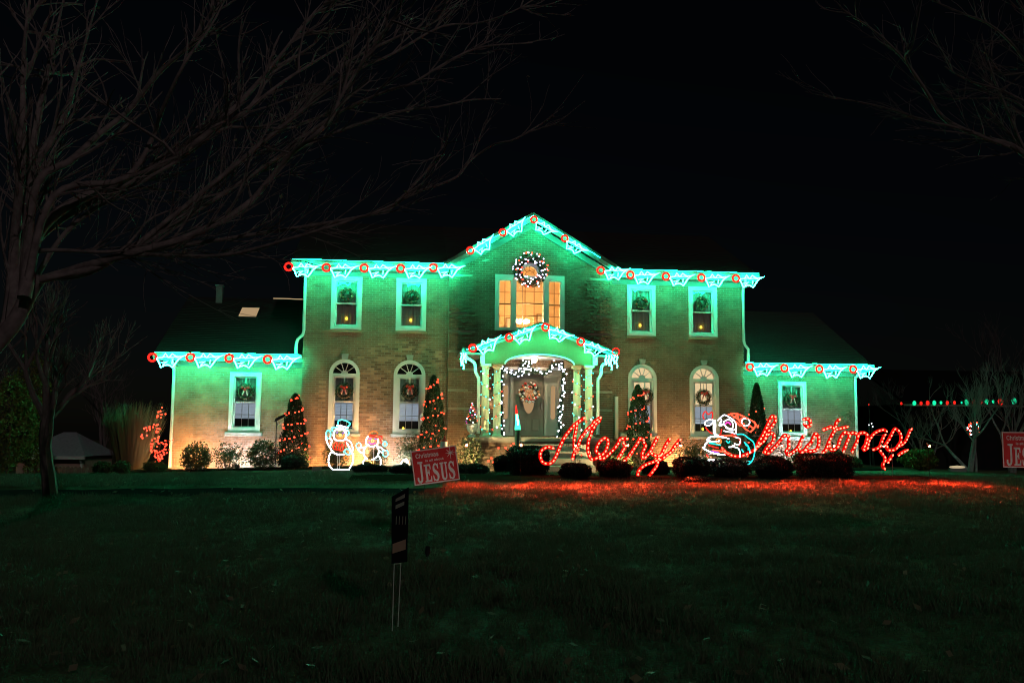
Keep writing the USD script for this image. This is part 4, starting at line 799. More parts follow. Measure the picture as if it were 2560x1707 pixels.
FL += [('warm flood lamp aimed at the left porch columns', -2.55, -4.1, 'c', .9), ('warm flood lamp aimed at the right porch columns', 2.45, -4.1, 'c', .9)]
E_flood_c = glow('cream_flood_lens', (1.0, 0.76, 0.36), 4200.0)
for lab, x, y, k, s_ in FL: flood(lab, x, y, {'w': E_flood_w, 'o': E_flood_o, 'c': E_flood_c}[k], (0, 1, .22 if k == 'o' else .6) if k != 'c' else (.35 if x < 0 else -.35, 1, .75), .055 * math.sqrt(s_))

E_added_red = glow('added_red_lens', (1.0, 0.032, 0.010), 115000.0)  # lamps added to redden the lawn in front of the greeting
for k in range(10):
    x = -2.7 + k * 1.29; y = -8.15 + .08 * math.sin(k * 2.3); z0 = ghz(x, y); a = np.array([.05 * math.sin(k * 1.9), -.755, -.655]); a /= np.linalg.norm(a); c = np.array([0, 0, .92])
    t = hthing('red_spot_lamp', f'added red spot lamp on a stake before the bushes, {(NTH + ["sixth", "seventh", "eighth", "ninth", "tenth"])[k]} from the left', 'spot lamp', x, y, z0, 'added red spot lamps before the front bushes')
    MB().tube([(0, 0, -.1), (0, 0, .90)], .007, 5).build('stake', M_black, t); MB().tube([c - a * .05, c, c + a * .088], [.016, .032, .032], 10, False).build('housing', M_black, t, smooth=40); MB().tube([c - a * .006, c - a * .003], [.031, .031], 10).build('back', M_black, t); MB().tube([c - a * .002, c + a * .004], [.028, .028], 10).build('lens', E_added_red, t)
# ------------------------------------------------------------------ plants
def shrub(name, label, cat, x, y, w, h, d, n, leaf, lm, seed, shape='round', group=None, open_=0.0, stems=7):
    g = np.random.default_rng(seed); zb = ghz(x, y); t = hthing(name, label, cat, x, y, zb, group)
    if shape == 'box':
        dirn = g.normal(0, 1, (n, 3)); dirn /= np.linalg.norm(dirn, axis=1, keepdims=True); pp_ = 4.2; sup = 1 / (np.abs(dirn) ** pp_).sum(1) ** (1 / pp_)
        c = dirn * (sup * g.uniform(.86, 1.0, n) * (.90 + .16 * meshkit.noise(dirn * 2.6 + seed, seed)))[:, None] * [w / 2, d / 2, h / 2] + [0, 0, h / 2]
    else:
        dirn = g.normal(0, 1, (n, 3)); dirn /= np.linalg.norm(dirn, axis=1, keepdims=True)
        rr = g.uniform(.80 - open_ * .75, 1.0, n) if True else 0
        lump = .80 + .34 * meshkit.noise(dirn * 2.1 + seed * 7.3, seed) + .10 * meshkit.noise(dirn * 5.0 + seed, seed + 1)
        p = 2.6 if shape == 'round' else 2.0
        sup = 1 / (np.abs(dirn) ** p).sum(1) ** (1 / p)
        c = dirn * (sup * rr * lump)[:, None] * [w / 2, d / 2, h / 2] + [0, 0, h * .5]
    c[:, 2] = np.maximum(c[:, 2], .02)
    dd = dirn * .6 + g.normal(0, .7, (n, 3)); dd /= np.linalg.norm(dd, axis=1, keepdims=True); b = np.cross(dd, g.normal(0, 1, (n, 3))); b /= np.linalg.norm(b, axis=1, keepdims=True)
    sz = leaf * g.uniform(.6, 1.3, (n, 1))
    MB().quads(c, dd * sz, b * sz * .5).build('foliage', lm, t, kind='stuff')
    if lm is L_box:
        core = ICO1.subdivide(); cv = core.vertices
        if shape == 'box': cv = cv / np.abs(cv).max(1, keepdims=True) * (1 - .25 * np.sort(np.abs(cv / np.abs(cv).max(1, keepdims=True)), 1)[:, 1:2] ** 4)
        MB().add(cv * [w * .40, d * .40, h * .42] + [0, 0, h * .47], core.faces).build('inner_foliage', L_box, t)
    for k in range(stems):
        a = g.uniform(0, 2 * math.pi); q = np.array([math.cos(a) * w * .36, math.sin(a) * d * .36, h * g.uniform(.65, .92)])
        MB().tube([(q[0] * .1, q[1] * .1, -.05), q * [.5, .5, .45] + g.normal(0, .02, 3), q], [.014, .009, .004], 5).build('stem', M_stem, t)
    return t
def dpx(v): return v * 1.0884
# rounded and clipped bushes in the front bed: (left, right, top) in the photo
FB = [(1168, 1258, 1024, 'box', 'tall dark clipped bush left of the greeting, below the lit candle'), (1287, 1353, 1064, 'round', 'low round dark bush under the middle of the word Merry'), (1374, 1445, 1058, 'round', 'round dark bush just left of the long tail of the letter y'),
      (1478, 1532, 1056, 'round', 'round dark bush half behind the tail of the letter y'), (1550, 1626, 1050, 'round', 'round dark bush between the greeting and the sleigh figure'), (1632, 1716, 1056, 'round', 'dark bush right under the sleigh figure'), (1740, 1814, 1051, 'round', 'round dark bush under the letters h and r of the greeting'),
      (1836, 1946, 1042, 'box', 'wide square clipped hedge under the end of the greeting')]
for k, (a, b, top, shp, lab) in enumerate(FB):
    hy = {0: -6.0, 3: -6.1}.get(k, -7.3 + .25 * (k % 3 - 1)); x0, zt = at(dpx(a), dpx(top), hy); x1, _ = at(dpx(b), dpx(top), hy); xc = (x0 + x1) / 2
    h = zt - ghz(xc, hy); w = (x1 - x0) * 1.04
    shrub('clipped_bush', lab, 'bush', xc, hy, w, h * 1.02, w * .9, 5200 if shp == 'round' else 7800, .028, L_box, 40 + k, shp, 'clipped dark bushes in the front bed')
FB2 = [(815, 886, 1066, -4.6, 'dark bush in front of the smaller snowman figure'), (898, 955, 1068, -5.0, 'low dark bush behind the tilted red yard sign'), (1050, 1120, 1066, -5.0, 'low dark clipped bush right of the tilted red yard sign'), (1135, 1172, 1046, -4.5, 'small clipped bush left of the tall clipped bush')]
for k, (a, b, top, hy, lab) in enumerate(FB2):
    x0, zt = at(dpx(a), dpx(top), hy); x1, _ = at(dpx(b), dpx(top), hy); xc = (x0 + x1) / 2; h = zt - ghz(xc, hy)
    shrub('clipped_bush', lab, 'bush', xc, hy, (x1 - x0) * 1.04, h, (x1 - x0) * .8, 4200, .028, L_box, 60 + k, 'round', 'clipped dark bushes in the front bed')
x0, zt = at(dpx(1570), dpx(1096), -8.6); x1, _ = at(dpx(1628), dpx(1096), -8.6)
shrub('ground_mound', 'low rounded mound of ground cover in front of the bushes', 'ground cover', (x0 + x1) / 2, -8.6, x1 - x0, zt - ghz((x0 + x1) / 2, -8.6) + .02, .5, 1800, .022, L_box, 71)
# shrubs against the house
FD = [(418, 486, 1020, -.95, 'az', 'leafy shrub at the left end of the left wing, lit orange from behind'), (484, 572, 1014, -.85, 'open', 'open leafy shrub under the left wing window, white lamp glaring through it'), (570, 642, 1011, -1.0, 'az', 'dense green shrub right of the left wing window'), (640, 708, 1040, -1.3, 'box', 'low dark bush at the foot of the lit conifer on the left wing'),
      (742, 800, 1020, -.9, 'open', 'thin twiggy shrub behind the large snowman figure'), (840, 892, 1022, -.95, 'open', 'thin twiggy shrub behind the smaller snowman figure'), (908, 972, 998, -.95, 'open', 'open upright shrub lit white under the arched window left of the porch'), (1046, 1112, 1002, -3.1, 'open', 'loose dark shrub beside the porch steps, above the tilted red sign'),
      (1395, 1450, 1030, -3.3, 'az', 'small yellow lit shrub right of the porch steps'), (1548, 1640, 1004, -1.0, 'open', 'open shrub lit yellow between the arched windows on the right'), (1640, 1700, 1015, -.9, 'az', 'shrub under the arched window nearest the right wing'), (1794, 1872, 1024, -.8, 'open', 'open shrub under the right wing window, white light coming through'), (1938, 1978, 1050, -.6, 'az', 'small shrub at the right end of the right wing'),
      (1900, 1936, 1030, -.5, 'az', 'small shrub beside the right wing wall behind the hedge')]
for k, (a, b, top, hy, kind, lab) in enumerate(FD):
    x0, zt = at(dpx(a), dpx(top), hy); x1, _ = at(dpx(b), dpx(top), hy); xc = (x0 + x1) / 2; h = zt - ghz(xc, hy); w = x1 - x0
    shrub('garden_shrub', lab, 'shrub', xc, hy, w * 1.08, h * 1.04, min(w, .9) * .9, {'az': 2600, 'open': 1150, 'box': 3600}[kind], .038 if kind != 'box' else .026, L_box if kind == 'box' else L_az, 80 + k, 'oval', 'shrubs planted along the house wall', .9 if kind == 'open' else .4, 14 if kind == 'open' else 8)
for k, (a, b, top, lab) in enumerate([(214, 260, 1060, 'small round green bush nearest the garage'), (262, 300, 1058, 'small round green bush second from the garage'), (330, 384, 1058, 'round bush under the red lights at the left corner of the house')]):
    hy = -2.6 if k < 2 else -1.4; x0, zt = at(dpx(a), dpx(top), hy); x1, _ = at(dpx(b), dpx(top), hy); xc = (x0 + x1) / 2
    shrub('small_bush', lab, 'bush', xc, hy, x1 - x0, max(.35, zt - ghz(xc, hy)), .5, 1500, .03, L_az, 120 + k, 'round', 'small bushes left of the house', .3)
# conifers
def conifer(label, px0, px1, ptop, hy, seed, bulbs, lowest=.12, highest=.98, group='conifers with red lights'):
    x0, zt = at(px0, ptop, hy); x1, _ = at(px1, ptop, hy); xc = (x0 + x1) / 2; zb = ghz(xc, hy); H = zt - zb; R = (x1 - x0) / 2
    g = np.random.default_rng(seed); t = hthing('conifer', label, 'conifer', xc, hy, zb, group)
    MB().tube([(0, 0, -.05), (0, 0, H * .9)], [.045, .01], 7).build('trunk', M_stem, t)
    n = 6500; u = g.uniform(0, 1, n) ** .8; a = g.uniform(0, 2 * math.pi, n)
    prof = lambda s: R * np.minimum(1, 3.0 * s + .75) * (1 - s) ** .5 * 1.22
    rad = prof(u) * (1 - .35 * g.uniform(0, 1, n) ** 2) * (.74 + .52 * meshkit.noise(np.stack([np.cos(a) * 2.5, np.sin(a) * 2.5, u * 9], 1), seed))
    c = np.stack([rad * np.cos(a), rad * np.sin(a), u * H * .99 + .02], 1)
    d = np.stack([np.cos(a) * .5, np.sin(a) * .5, np.full(n, 1.0)], 1) + g.normal(0, .35, (n, 3)); d /= np.linalg.norm(d, axis=1, keepdims=True); b = np.cross(d, g.normal(0, 1, (n, 3))); b /= np.linalg.norm(b, axis=1, keepdims=True)
    MB().quads(c, d * .05, b * .014).build('crown', L_con, t, kind='stuff')
    l = hthing('tree_light_string', 'red bulbs wound round the ' + label, 'light string', xc, hy, zb, 'red light strings on the conifers')
    s = np.linspace(lowest, highest, 200); an = s * 38 + seed; pr = prof(s) * 1.02 + .01
    p = np.stack([pr * np.cos(an), pr * np.sin(an), s * H], 1); MB().tube(p, .004, 4).build('wire', M_wire, l)
    for k in np.linspace(3, 196, bulbs).astype(int): bulbmesh(MB(), p[k] * [1.04, 1.04, 1] + g.normal(0, .025, 3), .029).build('bulb', E_redtree, l)
conifer('cone shaped conifer before the left wing', 706, 772, 984, -.75, 1, 70)
conifer('tall conifer at the left of the porch', 1053, 1116, 938, -1.05, 2, 66)
conifer('conifer before the arched window right of the porch', 1565, 1624, 962, -1.0, 3, 60)
conifer('dark conifer before the right wing', 1868, 1914, 957, -.35, 4, 16, .1, .72)
# potted little tree with coloured bulbs beside the porch
x, z = at(1187, 1084, -2.2); urn = hthing('white_urn', 'white urn holding a little lit tree left of the porch columns', 'urn', -2.08, -2.25, 1.40)
c = trimesh.creation.revolve([(0.001, 0), (.13, 0), (.13, .03), (.07, .06), (.06, .10), (.13, .17), (.165, .27), (.155, .33), (.19, .36), (.195, .39), (.17, .39), (.14, .33), (.001, .30)], sections=24); MB().tm(c).build('bowl', M_white, urn, smooth=40)
MB().box(-.15, .15, -.15, .15, -.02, -.001).build('plinth', M_white, urn)
MB().box(-2.32, -2.001, -2.5, -2.0, GB, 1.378).build('urn_pedestal', M_brick, hp)
lt = hthing('tabletop_tree', 'little tree of multicoloured bulbs in the white urn', 'lit tree', -2.08, -2.25, 1.74)
g = np.random.default_rng(3)
MB().tube([(0, 0, -.05), (0, 0, .6)], [.015, .005], 6).build('trunk', M_stem, lt); n = 700; u = g.uniform(0, 1, n); a = g.uniform(0, 6.28, n); rr = .20 * (1 - u) * np.sqrt(g.uniform(.2, 1, n))
dd = g.normal(0, 1, (n, 3)); dd /= np.linalg.norm(dd, axis=1, keepdims=True); b = np.cross(dd, g.normal(0, 1, (n, 3))); b /= np.linalg.norm(b, axis=1, keepdims=True)
MB().quads(np.stack([rr * np.cos(a), rr * np.sin(a), .04 + u * .62], 1), dd * .035, b * .006).build('needles', L_con, lt, kind='stuff')
for k in range(38):
    u_ = (k + .5) / 38; a_ = k * 2.399963; r_ = .21 * (1 - u_); bulbmesh(MB(), (r_ * math.cos(a_), r_ * math.sin(a_), .05 + .62 * u_), .019).build('bulb', [E_redtree, E_pink, E_wbulb, E_orange, E_violet, E_redtree, E_tealb][k % 7], lt)
# poinsettia picks with red bulbs by the steps
for k, (px, py, hy, n, sp) in enumerate([(1260, 1120, -3.3, 6, .16), (1222, 1150, -4.0, 3, .06), (1450, 1130, -4.3, 4, .07)]):
    x, z = at(px, py, hy); zb = ghz(x, hy); t = hthing('red_light_pick', ['six red bulbs on stems before the porch wall', 'three red bulbs low beside the loose dark shrub', 'four red bulbs low beside the porch steps'][k], 'red lights', x, hy, zb, 'red light picks')
    for q in range(n):
        e = np.array([g.normal(0, sp), g.normal(0, .05), max(.1, z - zb + g.normal(0, sp * .7))]); MB().tube([(0, 0, -.05), e * [.4, .4, .6], e], .006, 4).build('stem', M_wire, t); bulbmesh(MB(), e, .03).build('bulb', E_redtree, t)
# ornamental grass and the bare shrub wrapped in red lights
gx, gzt = at(dpx(300), dpx(922), -.2); zb = ghz(gx, .2); og = hthing('ornamental_grass', 'tall clump of dry pale ornamental grass left of the house', 'ornamental grass', gx, .2, zb)
m = MB(); g = np.random.default_rng(21)
for k in range(900):
    a = g.uniform(0, 6.28); r_ = 1.15 * math.sqrt(g.uniform(0, 1)); b0 = np.array([r_ * .35 * math.cos(a), r_ * .3 * math.sin(a), 0]); H = (gzt - zb) * g.uniform(.72, 1.05); e = np.array([r_ * math.cos(a), r_ * .6 * math.sin(a), H]); mid = b0 * .5 + e * .5 + [0, 0, .1]
    w = np.array([math.cos(a + 1.57), math.sin(a + 1.57), 0]) * .009; m.add([b0 - w, b0 + w, mid + w, mid - w, e], [(0,1,2),(0,2,3),(3,2,4)])
m.build('blades', L_grass, og, kind='stuff')
REDP = [[(q[0] * .2679, 900 + q[1] * .2679) for q in st_] for st_ in [[(1480,945),(1470,880),(1430,830),(1410,790),(1440,750),(1470,760),(1470,700),(1470,650),(1490,600),(1500,550),(1490,500),(1520,465)], [(1470,640),(1445,610),(1385,640),(1345,665),(1345,715)], [(1390,640),(1392,685)], [(1500,935),(1520,880),(1545,840),(1555,760),(1590,745)], [(1480,870),(1500,775)], [(1420,830),(1450,870),(1480,940)], [(1545,840),(1520,900)]]]
pts0 = [at(*q, -.9) for q in REDP[0]]; bx = pts0[0][0]; zb = ghz(bx, -.9)
bs = hthing('bare_shrub', 'bare shrub at the left corner of the house wrapped in red lights', 'shrub', bx, -.9, zb); rl = hthing('shrub_light_string', 'tangle of red lights on the bare shrub at the left corner of the house', 'light string', bx, -.9, zb)
for stk in REDP:
    p = smooth_path([(at(*q, -.9)[0] - bx, g.normal(0, .08), at(*q, -.9)[1] - zb) for q in stk], .06); MB().tube(np.vstack([[0, 0, -.05], p]) if stk is REDP[0] else p, .012, 5).build('branch', M_stem, bs); MB().tube(p + [0, -.03, 0], .004, 4).build('wire', M_wire, rl)
    for q in p[::1]: bulbmesh(MB(), q + [g.normal(0, .05), -.05, g.normal(0, .05)], .028).build('bulb', E_redtree, rl)
bulbmesh(MB(), np.array([.02, -.35, .02]), .03).build('bulb', E_redtree, rl)

# ------------------------------------------------------------------ trees
def limb_tube(mb, pts, r0_, r1_, sides=6):
    p = smooth_path(pts, .12) if len(pts) > 2 else np.asarray(pts, float); n = len(p); mb.tube(p, np.linspace(r0_, r1_, n), sides); return p
def twigs(mb, p, r, g, level, density, spread=.55, up=.15, lmax=1.6):
    L = np.linalg.norm(np.diff(p, axis=0), axis=1).sum(); n = int(L * density)
    for _ in range(n):
        i = g.integers(max(1, int(len(p) * .15)), len(p) - 1) if len(p) > 3 else 1
        t = p[min(i + 1, len(p) - 1)] - p[i - 1]; t /= np.linalg.norm(t) + 1e-9
        d = t + g.normal(0, spread, 3); d[2] += up; d /= np.linalg.norm(d)
        l = lmax * g.uniform(.35, 1.0) * (1 - .45 * i / len(p)); q = [p[i]]; k = 5
        for s in range(k): d = d + g.normal(0, .12, 3); d[2] += .02; d /= np.linalg.norm(d); q.append(q[-1] + d * l / k)
        q = np.array(q); rr = r * g.uniform(.35, .6); mb.tube(q, np.linspace(rr, max(.0022, rr * .3), len(q)), 4 if level > 1 else 3, False)
        if level > 1: twigs(mb, q, rr, g, level - 1, density * 1.5, spread, up, lmax * .5)
def cA(p): return (p[0] * .4464, p[1] * .4464)
def cB(p): return (600 + p[0] * .4464, p[1] * .4464)
def c3(p): return (1960 + p[0] * .574, p[1] * .574)
g = np.random.default_rng(33)
LT = [([(-20, 865), (20, 800), (40, 560), (55, 400), (60, 130), (80, -40)], .075), ([(30, 800), (70, 440), (85, 350), (105, 240), (130, 130), (165, -30)], .07), ([(60, 760), (80, 450), (125, 355), (170, 268), (190, 190), (225, 65), (255, -40)], .065)]
LT += [([(60, 745)] + [cA(p) for p in s], r) for s, r in [([(200,1050),(400,900),(560,750),(720,620),(900,400),(1100,230),(1160,150),(1260,-30)], .055), ([(300,1100),(700,1000),(860,760),(900,640),(1000,420),(1070,300),(1180,150),(1290,-60)], .045), ([(250,1250),(700,1000),(900,930),(1100,800),(1300,620),(1500,400),(1700,150),(1900,-60)], .07),
       ([(250,1300),(900,930),(1200,740),(1400,600),(1600,450),(1790,330),(2000,200),(2150,60)], .045), ([(420,1250),(1000,900),(1230,730),(1400,715),(1640,715),(1790,650),(2000,600)], .03), ([(170,1420),(640,1410),(740,1340),(850,1220),(1050,1150)], .03)]]
LT += [([(100, 700), (300, 640)] + [cB(p) for p in s], r) for s, r in [([(-300,1330),(20,1160),(170,1000),(300,850),(420,760),(520,650),(560,550),(700,330),(850,120),(930,-30)], .05), ([(0,900),(300,660),(450,490),(600,350),(900,200),(1080,130),(1240,0)], .035), ([(100,960),(520,650),(850,500),(960,470),(1300,280),(1640,240)], .03), ([(300,850),(850,640),(1100,600),(1300,560),(1460,555)], .026),
       ([(-100,1430),(300,1330),(780,1180),(920,1090),(1100,900),(1140,860)], .026), ([(700,1210),(920,1100),(1200,1000),(1290,900),(1420,810),(1540,780),(1760,650)], .028), ([(500,500),(860,300),(1130,150),(1340,130),(1540,60),(1640,0)], .03)]]
TD = 9.2
b0 = atw(-330, 1500, TD); zb = float(gz(b0[0], b0[1]))
tree = thing('bare_tree', 'large bare tree whose branches spread across the upper left of the picture', 'tree', (b0[0], b0[1], zb)); o = np.array([b0[0], b0[1], zb])
tp = np.vstack([[b0[0] - .1, b0[1], zb - .2], [atw(px, py, TD) for px, py in [(-230, 1200), (-150, 1050), (-70, 930), (-10, 860), (40, 800), (70, 740), (100, 690)]]])
MB().tube(smooth_path(tp, .12) - o, np.linspace(.14, .075, len(smooth_path(tp, .12))), 10).build('trunk', M_bark, tree, smooth=50)
tw = MB()
for k, (pts, r) in enumerate(LT):
    drift = g.uniform(-1.0, 1.6); n = len(pts); p = np.array([atw(px, py, TD + drift * (i / (n - 1)) ** 1.1 + .25 * math.sin(i * 1.3 + k)) for i, (px, py) in enumerate(pts)])
    mb = MB(); q = limb_tube(mb, p - o, r, .008, 7); mb.build('limb', M_bark, tree, smooth=50); twigs(tw, q, r * .6, g, 2, 4.2, .42, .12, 1.5)
tw.build('twigs', M_bark, tree, kind='stuff')
m = MB(); tv = np.vstack(tw.v); c = tv[g.integers(0, len(tv), 70)] + g.normal(0, .02, (70, 3)); d = g.normal(0, 1, (70, 3)); d /= np.linalg.norm(d, axis=1, keepdims=True); b = np.cross(d, g.normal(0, 1, (70, 3))); b /= np.linalg.norm(b, axis=1, keepdims=True)
m.quads(c, d * .03, b * .018).build('dry_leaves', L_fallen, tree, kind='stuff')
# the tree whose branches reach in from the right
RT = [([(1500,900),(1250,820),(1150,760),(1000,640),(870,600),(700,520),(620,400),(530,270),(400,140),(250,40)], .05), ([(1500,800),(1250,480),(1100,330),(1000,200),(900,110),(780,60),(640,0)], .04), ([(640,430),(530,260),(560,200),(600,0)], .02), ([(980,640),(760,560),(650,535),(530,500),(400,460),(170,415)], .022),
      ([(1400,700),(1100,480),(960,400),(800,350),(700,290)], .03), ([(1300,560),(1080,330),(960,330),(880,230)], .025), ([(1500,850),(1200,600),(1000,440),(900,430),(740,430)], .03), ([(1500,700),(1200,300),(1050,60),(980,-60)], .04), ([(1300,900),(1080,700),(980,500),(900,300),(860,150)], .03)]
b1 = atw(2960, 1420, 10.5); zb = float(gz(b1[0], b1[1])); o = np.array([b1[0], b1[1], zb])
tree = thing('bare_tree', 'bare tree outside the frame whose thin branches reach into the upper right corner', 'tree', o)
fk = atw(*c3((1500, 850)), 10.5); tp = np.array([[b1[0], b1[1], zb - .2], (o + fk) / 2 + [.1, 0, 0], fk]); MB().tube(smooth_path(tp, .15) - o, np.linspace(.17, .09, len(smooth_path(tp, .15))), 10).build('trunk', M_bark2, tree, smooth=50)
tw = MB()
for k, (pts, r) in enumerate(RT):
    drift = g.uniform(-.8, 1.5); n = len(pts); p = np.array([atw(*c3(q), 10.5 + drift * i / (n - 1) + .2 * math.sin(i + k)) for i, q in enumerate(pts)])
    mb = MB(); q = limb_tube(mb, p - o, r, .007, 7); mb.build('limb', M_bark2, tree, smooth=50); twigs(tw, q, r * .55, g, 2, 4.4, .45, .1, 1.3)
tw.build('twigs', M_bark2, tree, kind='stuff')
# bare trees grown by rule
def grow(mb, p, d, L, r, level, g, ends, spread=.5, up=.12, kids=(2, 4), shrink=.72):
    q = [p]; k = 6
    for s in range(k): d = d + g.normal(0, .09, 3); d[2] += up * .25; d /= np.linalg.norm(d); q.append(q[-1] + d * L / k)
    q = np.array(q); mb[min(level, len(mb) - 1)].tube(q, np.linspace(r, r * .62, k + 1), 7 if r > .03 else 4, False)
    if level + 1 >= 6 or r < .004: ends.append(q[-1]); return
    for c in range(g.integers(*kids)):
        i = g.integers(3, k + 1) if c else k; e = d + g.normal(0, spread, 3); e[2] += up; e /= np.linalg.norm(e); grow(mb, q[i], e, L * shrink * g.uniform(.75, 1.15), r * .62 * g.uniform(.75, 1), level + 1, g, ends, spread, up, kids, shrink)
def bare_tree(label, base, H, r, seed, m_, stems=1, first=.28, spread=.42, group=None, lean=(0, 0), name='bare_tree', kids=(2, 5)):
    g = np.random.default_rng(seed); o = np.array([base[0], base[1], float(gz(base[0], base[1]))]); t = thing(name, label, 'tree', o, 0, group); parts = [MB(), MB(), MB(), MB()]
    for s in range(stems):
        d = np.array([lean[0] + (g.normal(0, .35) if stems > 1 else 0), lean[1], 1.0]); d /= np.linalg.norm(d); ends = []
        grow(parts, np.array([g.normal(0, .12) if stems > 1 else 0, 0, -.1]), d, H * first, r, 0, g, ends, spread, .22, kids)
    for nm, mb in zip(('trunk', 'limbs', 'branches', 'twigs'), parts):
        if mb.v: mb.build(nm, m_, t, smooth=50, kind='stuff' if nm == 'twigs' or stems > 1 else None)
    return t
sb = atw(126, 1270, 17.6)
bare_tree('small bare tree with a short dark trunk standing on the left lawn', sb, 5.2, .15, 4, M_bark2, 1, .30, .38, None, (-.10, 0), kids=(3, 5))
for k, (px, d, H, r, st) in enumerate([(2430, 34, 4.6, .07, 4), (2320, 37, 4.2, .06, 3), (2530, 35, 5.2, .08, 3), (2230, 41, 4.6, .06, 3)]):
    bare_tree(['multi stemmed bare tree in front of the small lit wreath at the right', 'bare thin tree behind the end of the greeting', 'bare tree at the right edge behind the straight red yard sign', 'bare tree just right of the right wing'][k], atw(px, 1172, d), H, r, 50 + k, M_grey_twig, st, .30, .40, 'bare trees right of the house')
for k, (px, d, H) in enumerate([(60, 36, 9), (260, 44, 10), (-120, 30, 9), (2500, 52, 11), (2650, 46, 10)]):
    bare_tree(['tall bare tree far behind the garage', 'tall bare tree behind the left wing', 'tall bare tree at the far left edge', 'tall dim bare tree far right behind the wreath', 'tall dim bare tree beyond the right edge'][k], atw(px, 1172, d), H, .16, 70 + k, M_bark2, 1, .28, .40, 'dim bare trees far behind')
def leafy(label, px, py, d, w, h, seed):
    b = atw(px, py, d); zb = float(gz(b[0], b[1])); g = np.random.default_rng(seed); t = thing('evergreen_shrub', label, 'shrub', (b[0], b[1], zb)); n = 3600
    dirn = g.normal(0, 1, (n, 3)); dirn /= np.linalg.norm(dirn, axis=1, keepdims=True); lump = .6 + .7 * meshkit.noise(dirn * 2.3, seed); c = dirn * lump[:, None] * g.uniform(.7, 1, (n, 1)) * [w / 2, w / 2, h / 2] + [0, 0, h * .52]
    dd = g.normal(0, 1, (n, 3)); dd /= np.linalg.norm(dd, axis=1, keepdims=True); bb = np.cross(dd, g.normal(0, 1, (n, 3))); bb /= np.linalg.norm(bb, axis=1, keepdims=True)
    MB().quads(c, dd * .06, bb * .03).build('foliage', L_yel, t, kind='stuff'); MB().tube([(0, 0, -.1), (0, 0, h * .7)], [.06, .02], 6).build('trunk', M_stem, t)
leafy('tall yellow green shrub at the left edge of the lawn', 20, 1170, 26, 1.7, 2.9, 5); leafy('smaller yellow green shrub behind the small bare tree', 72, 1180, 27, 1.1, 3.6, 6)
leafy('low pale green shrub right of the greeting by the drive', 2300, 1172, 30, 1.2, .7, 7)

# ------------------------------------------------------------------ garage and fence at the left
gp0, gp1 = atw(30, 1138, 34), atw(222, 1138, 34); ez = (atw(30, 1141, 34)[2] + atw(222, 1141, 34)[2]) / 2; gcx = (gp0[0] + gp1[0]) / 2; gw = gp1[0] - gp0[0]
ga = thing('small_garage', 'small brown garage with grey roof and white gutter at the left', 'garage', (gcx, 34, ez)); hw = gw / 2 - .18
M_siding = mat('brown_brick_wall', (.40, .25, .21), .85, .2, 8); M_gray_roof = mat('grey_shingle', (.32, .33, .38), .9, .2, 12)
MB().box(-hw, hw, 0, 2.4, -2.6, 0).build('wall', M_siding, ga)
rt = atw(160, 1080, 35.2)[2] - ez
MB().add([(-gw/2, -.3, .03), (gw/2, -.3, .03), (gw/2, 2.7, .03), (-gw/2, 2.7, .03), (-.15, 1.2, rt), (.35, 1.2, rt)], [(0,1,5),(0,5,4),(1,2,5),(2,3,4),(2,4,5),(3,0,4),(0,2,1),(0,3,2)]).build('roof', M_gray_roof, ga)
MB().box(-gw/2 - .02, gw/2 + .02, -.40, -.30, -.09, .03).build('gutter', M_white, ga); MB().tube([(hw + .02, -.36, -.05), (hw - .05, -.08, -.25), (hw - .05, -.06, -2.0)], .045, 8).build('downspout', M_white, ga)
def fence(label, x0, x1, y, zt, zb_, w=.14):
    t = thing('board_fence', label, 'fence', ((x0 + x1) / 2, y, zb_)); o = (x0 + x1) / 2; x = x0; k = 0; gg = np.random.default_rng(int(abs(x0) * 10))
    while x < x1: 
        h = zt - zb_ + gg.normal(0, .012); MB().add([(x - o, 0, 0), (x - o + w - .012, 0, 0), (x - o + w - .012, 0, h - .05), (x - o + w/2, 0, h), (x - o, 0, h - .05), (x - o, .02, 0), (x - o + w - .012, .02, 0), (x - o + w - .012, .02, h - .05), (x - o + w/2, .02, h), (x - o, .02, h - .05)], [(0,1,2),(0,2,4),(4,2,3),(5,7,6),(5,9,7),(9,8,7),(0,4,9),(0,9,5),(1,6,7),(1,7,2),(2,7,8),(2,8,3),(3,8,9),(3,9,4)]).build('board', M_fence, t); x += w
    for z in (.25, .8): MB().box(x0 - o, x1 - o, .021, .06, (zt - zb_) * z, (zt - zb_) * z + .07).build('rail', M_fence, t)
M_fence = mat('fence_board', (.22, .14, .12), .9, .3, 6, island=.2)
f0, f1 = atw(136, 1166, 32.5), atw(216, 1166, 32.5); fence('brown board fence before the garage', f0[0], f1[0], 32.5, f0[2], f0[2] - 1.6)
f0, f1 = atw(-60, 1180, 31), atw(54, 1180, 31); fence('dark board fence left of the garage', f0[0], f1[0], 31, f0[2], f0[2] - 1.5)

# ------------------------------------------------------------------ the neighbour's house at the right
NY = 5.0
nb0 = at(2262, 1003, NY); nx0 = nb0[0]; ez = at(2400, 1008, NY)[1]; zg = ghz(nx0 + 2, NY)
nh = hthing('neighbour_house', 'dark low house at the right with bulbs along its eave', 'house', nx0, NY, zg)
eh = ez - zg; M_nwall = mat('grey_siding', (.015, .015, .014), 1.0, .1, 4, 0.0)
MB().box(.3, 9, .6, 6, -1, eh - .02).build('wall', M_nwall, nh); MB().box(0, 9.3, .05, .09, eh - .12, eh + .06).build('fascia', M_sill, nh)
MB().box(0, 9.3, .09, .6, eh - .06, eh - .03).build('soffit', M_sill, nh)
slab(MB(), (-.05, -.02, eh + .07), (9.4, -.02, eh + .07), (-.05, 3.3, eh + 1.6), (9.4, 3.3, eh + 1.6)).build('roof', mat('dark_shingle', (.012, .012, .012), 1.0, .2, 10, 0.0), nh)
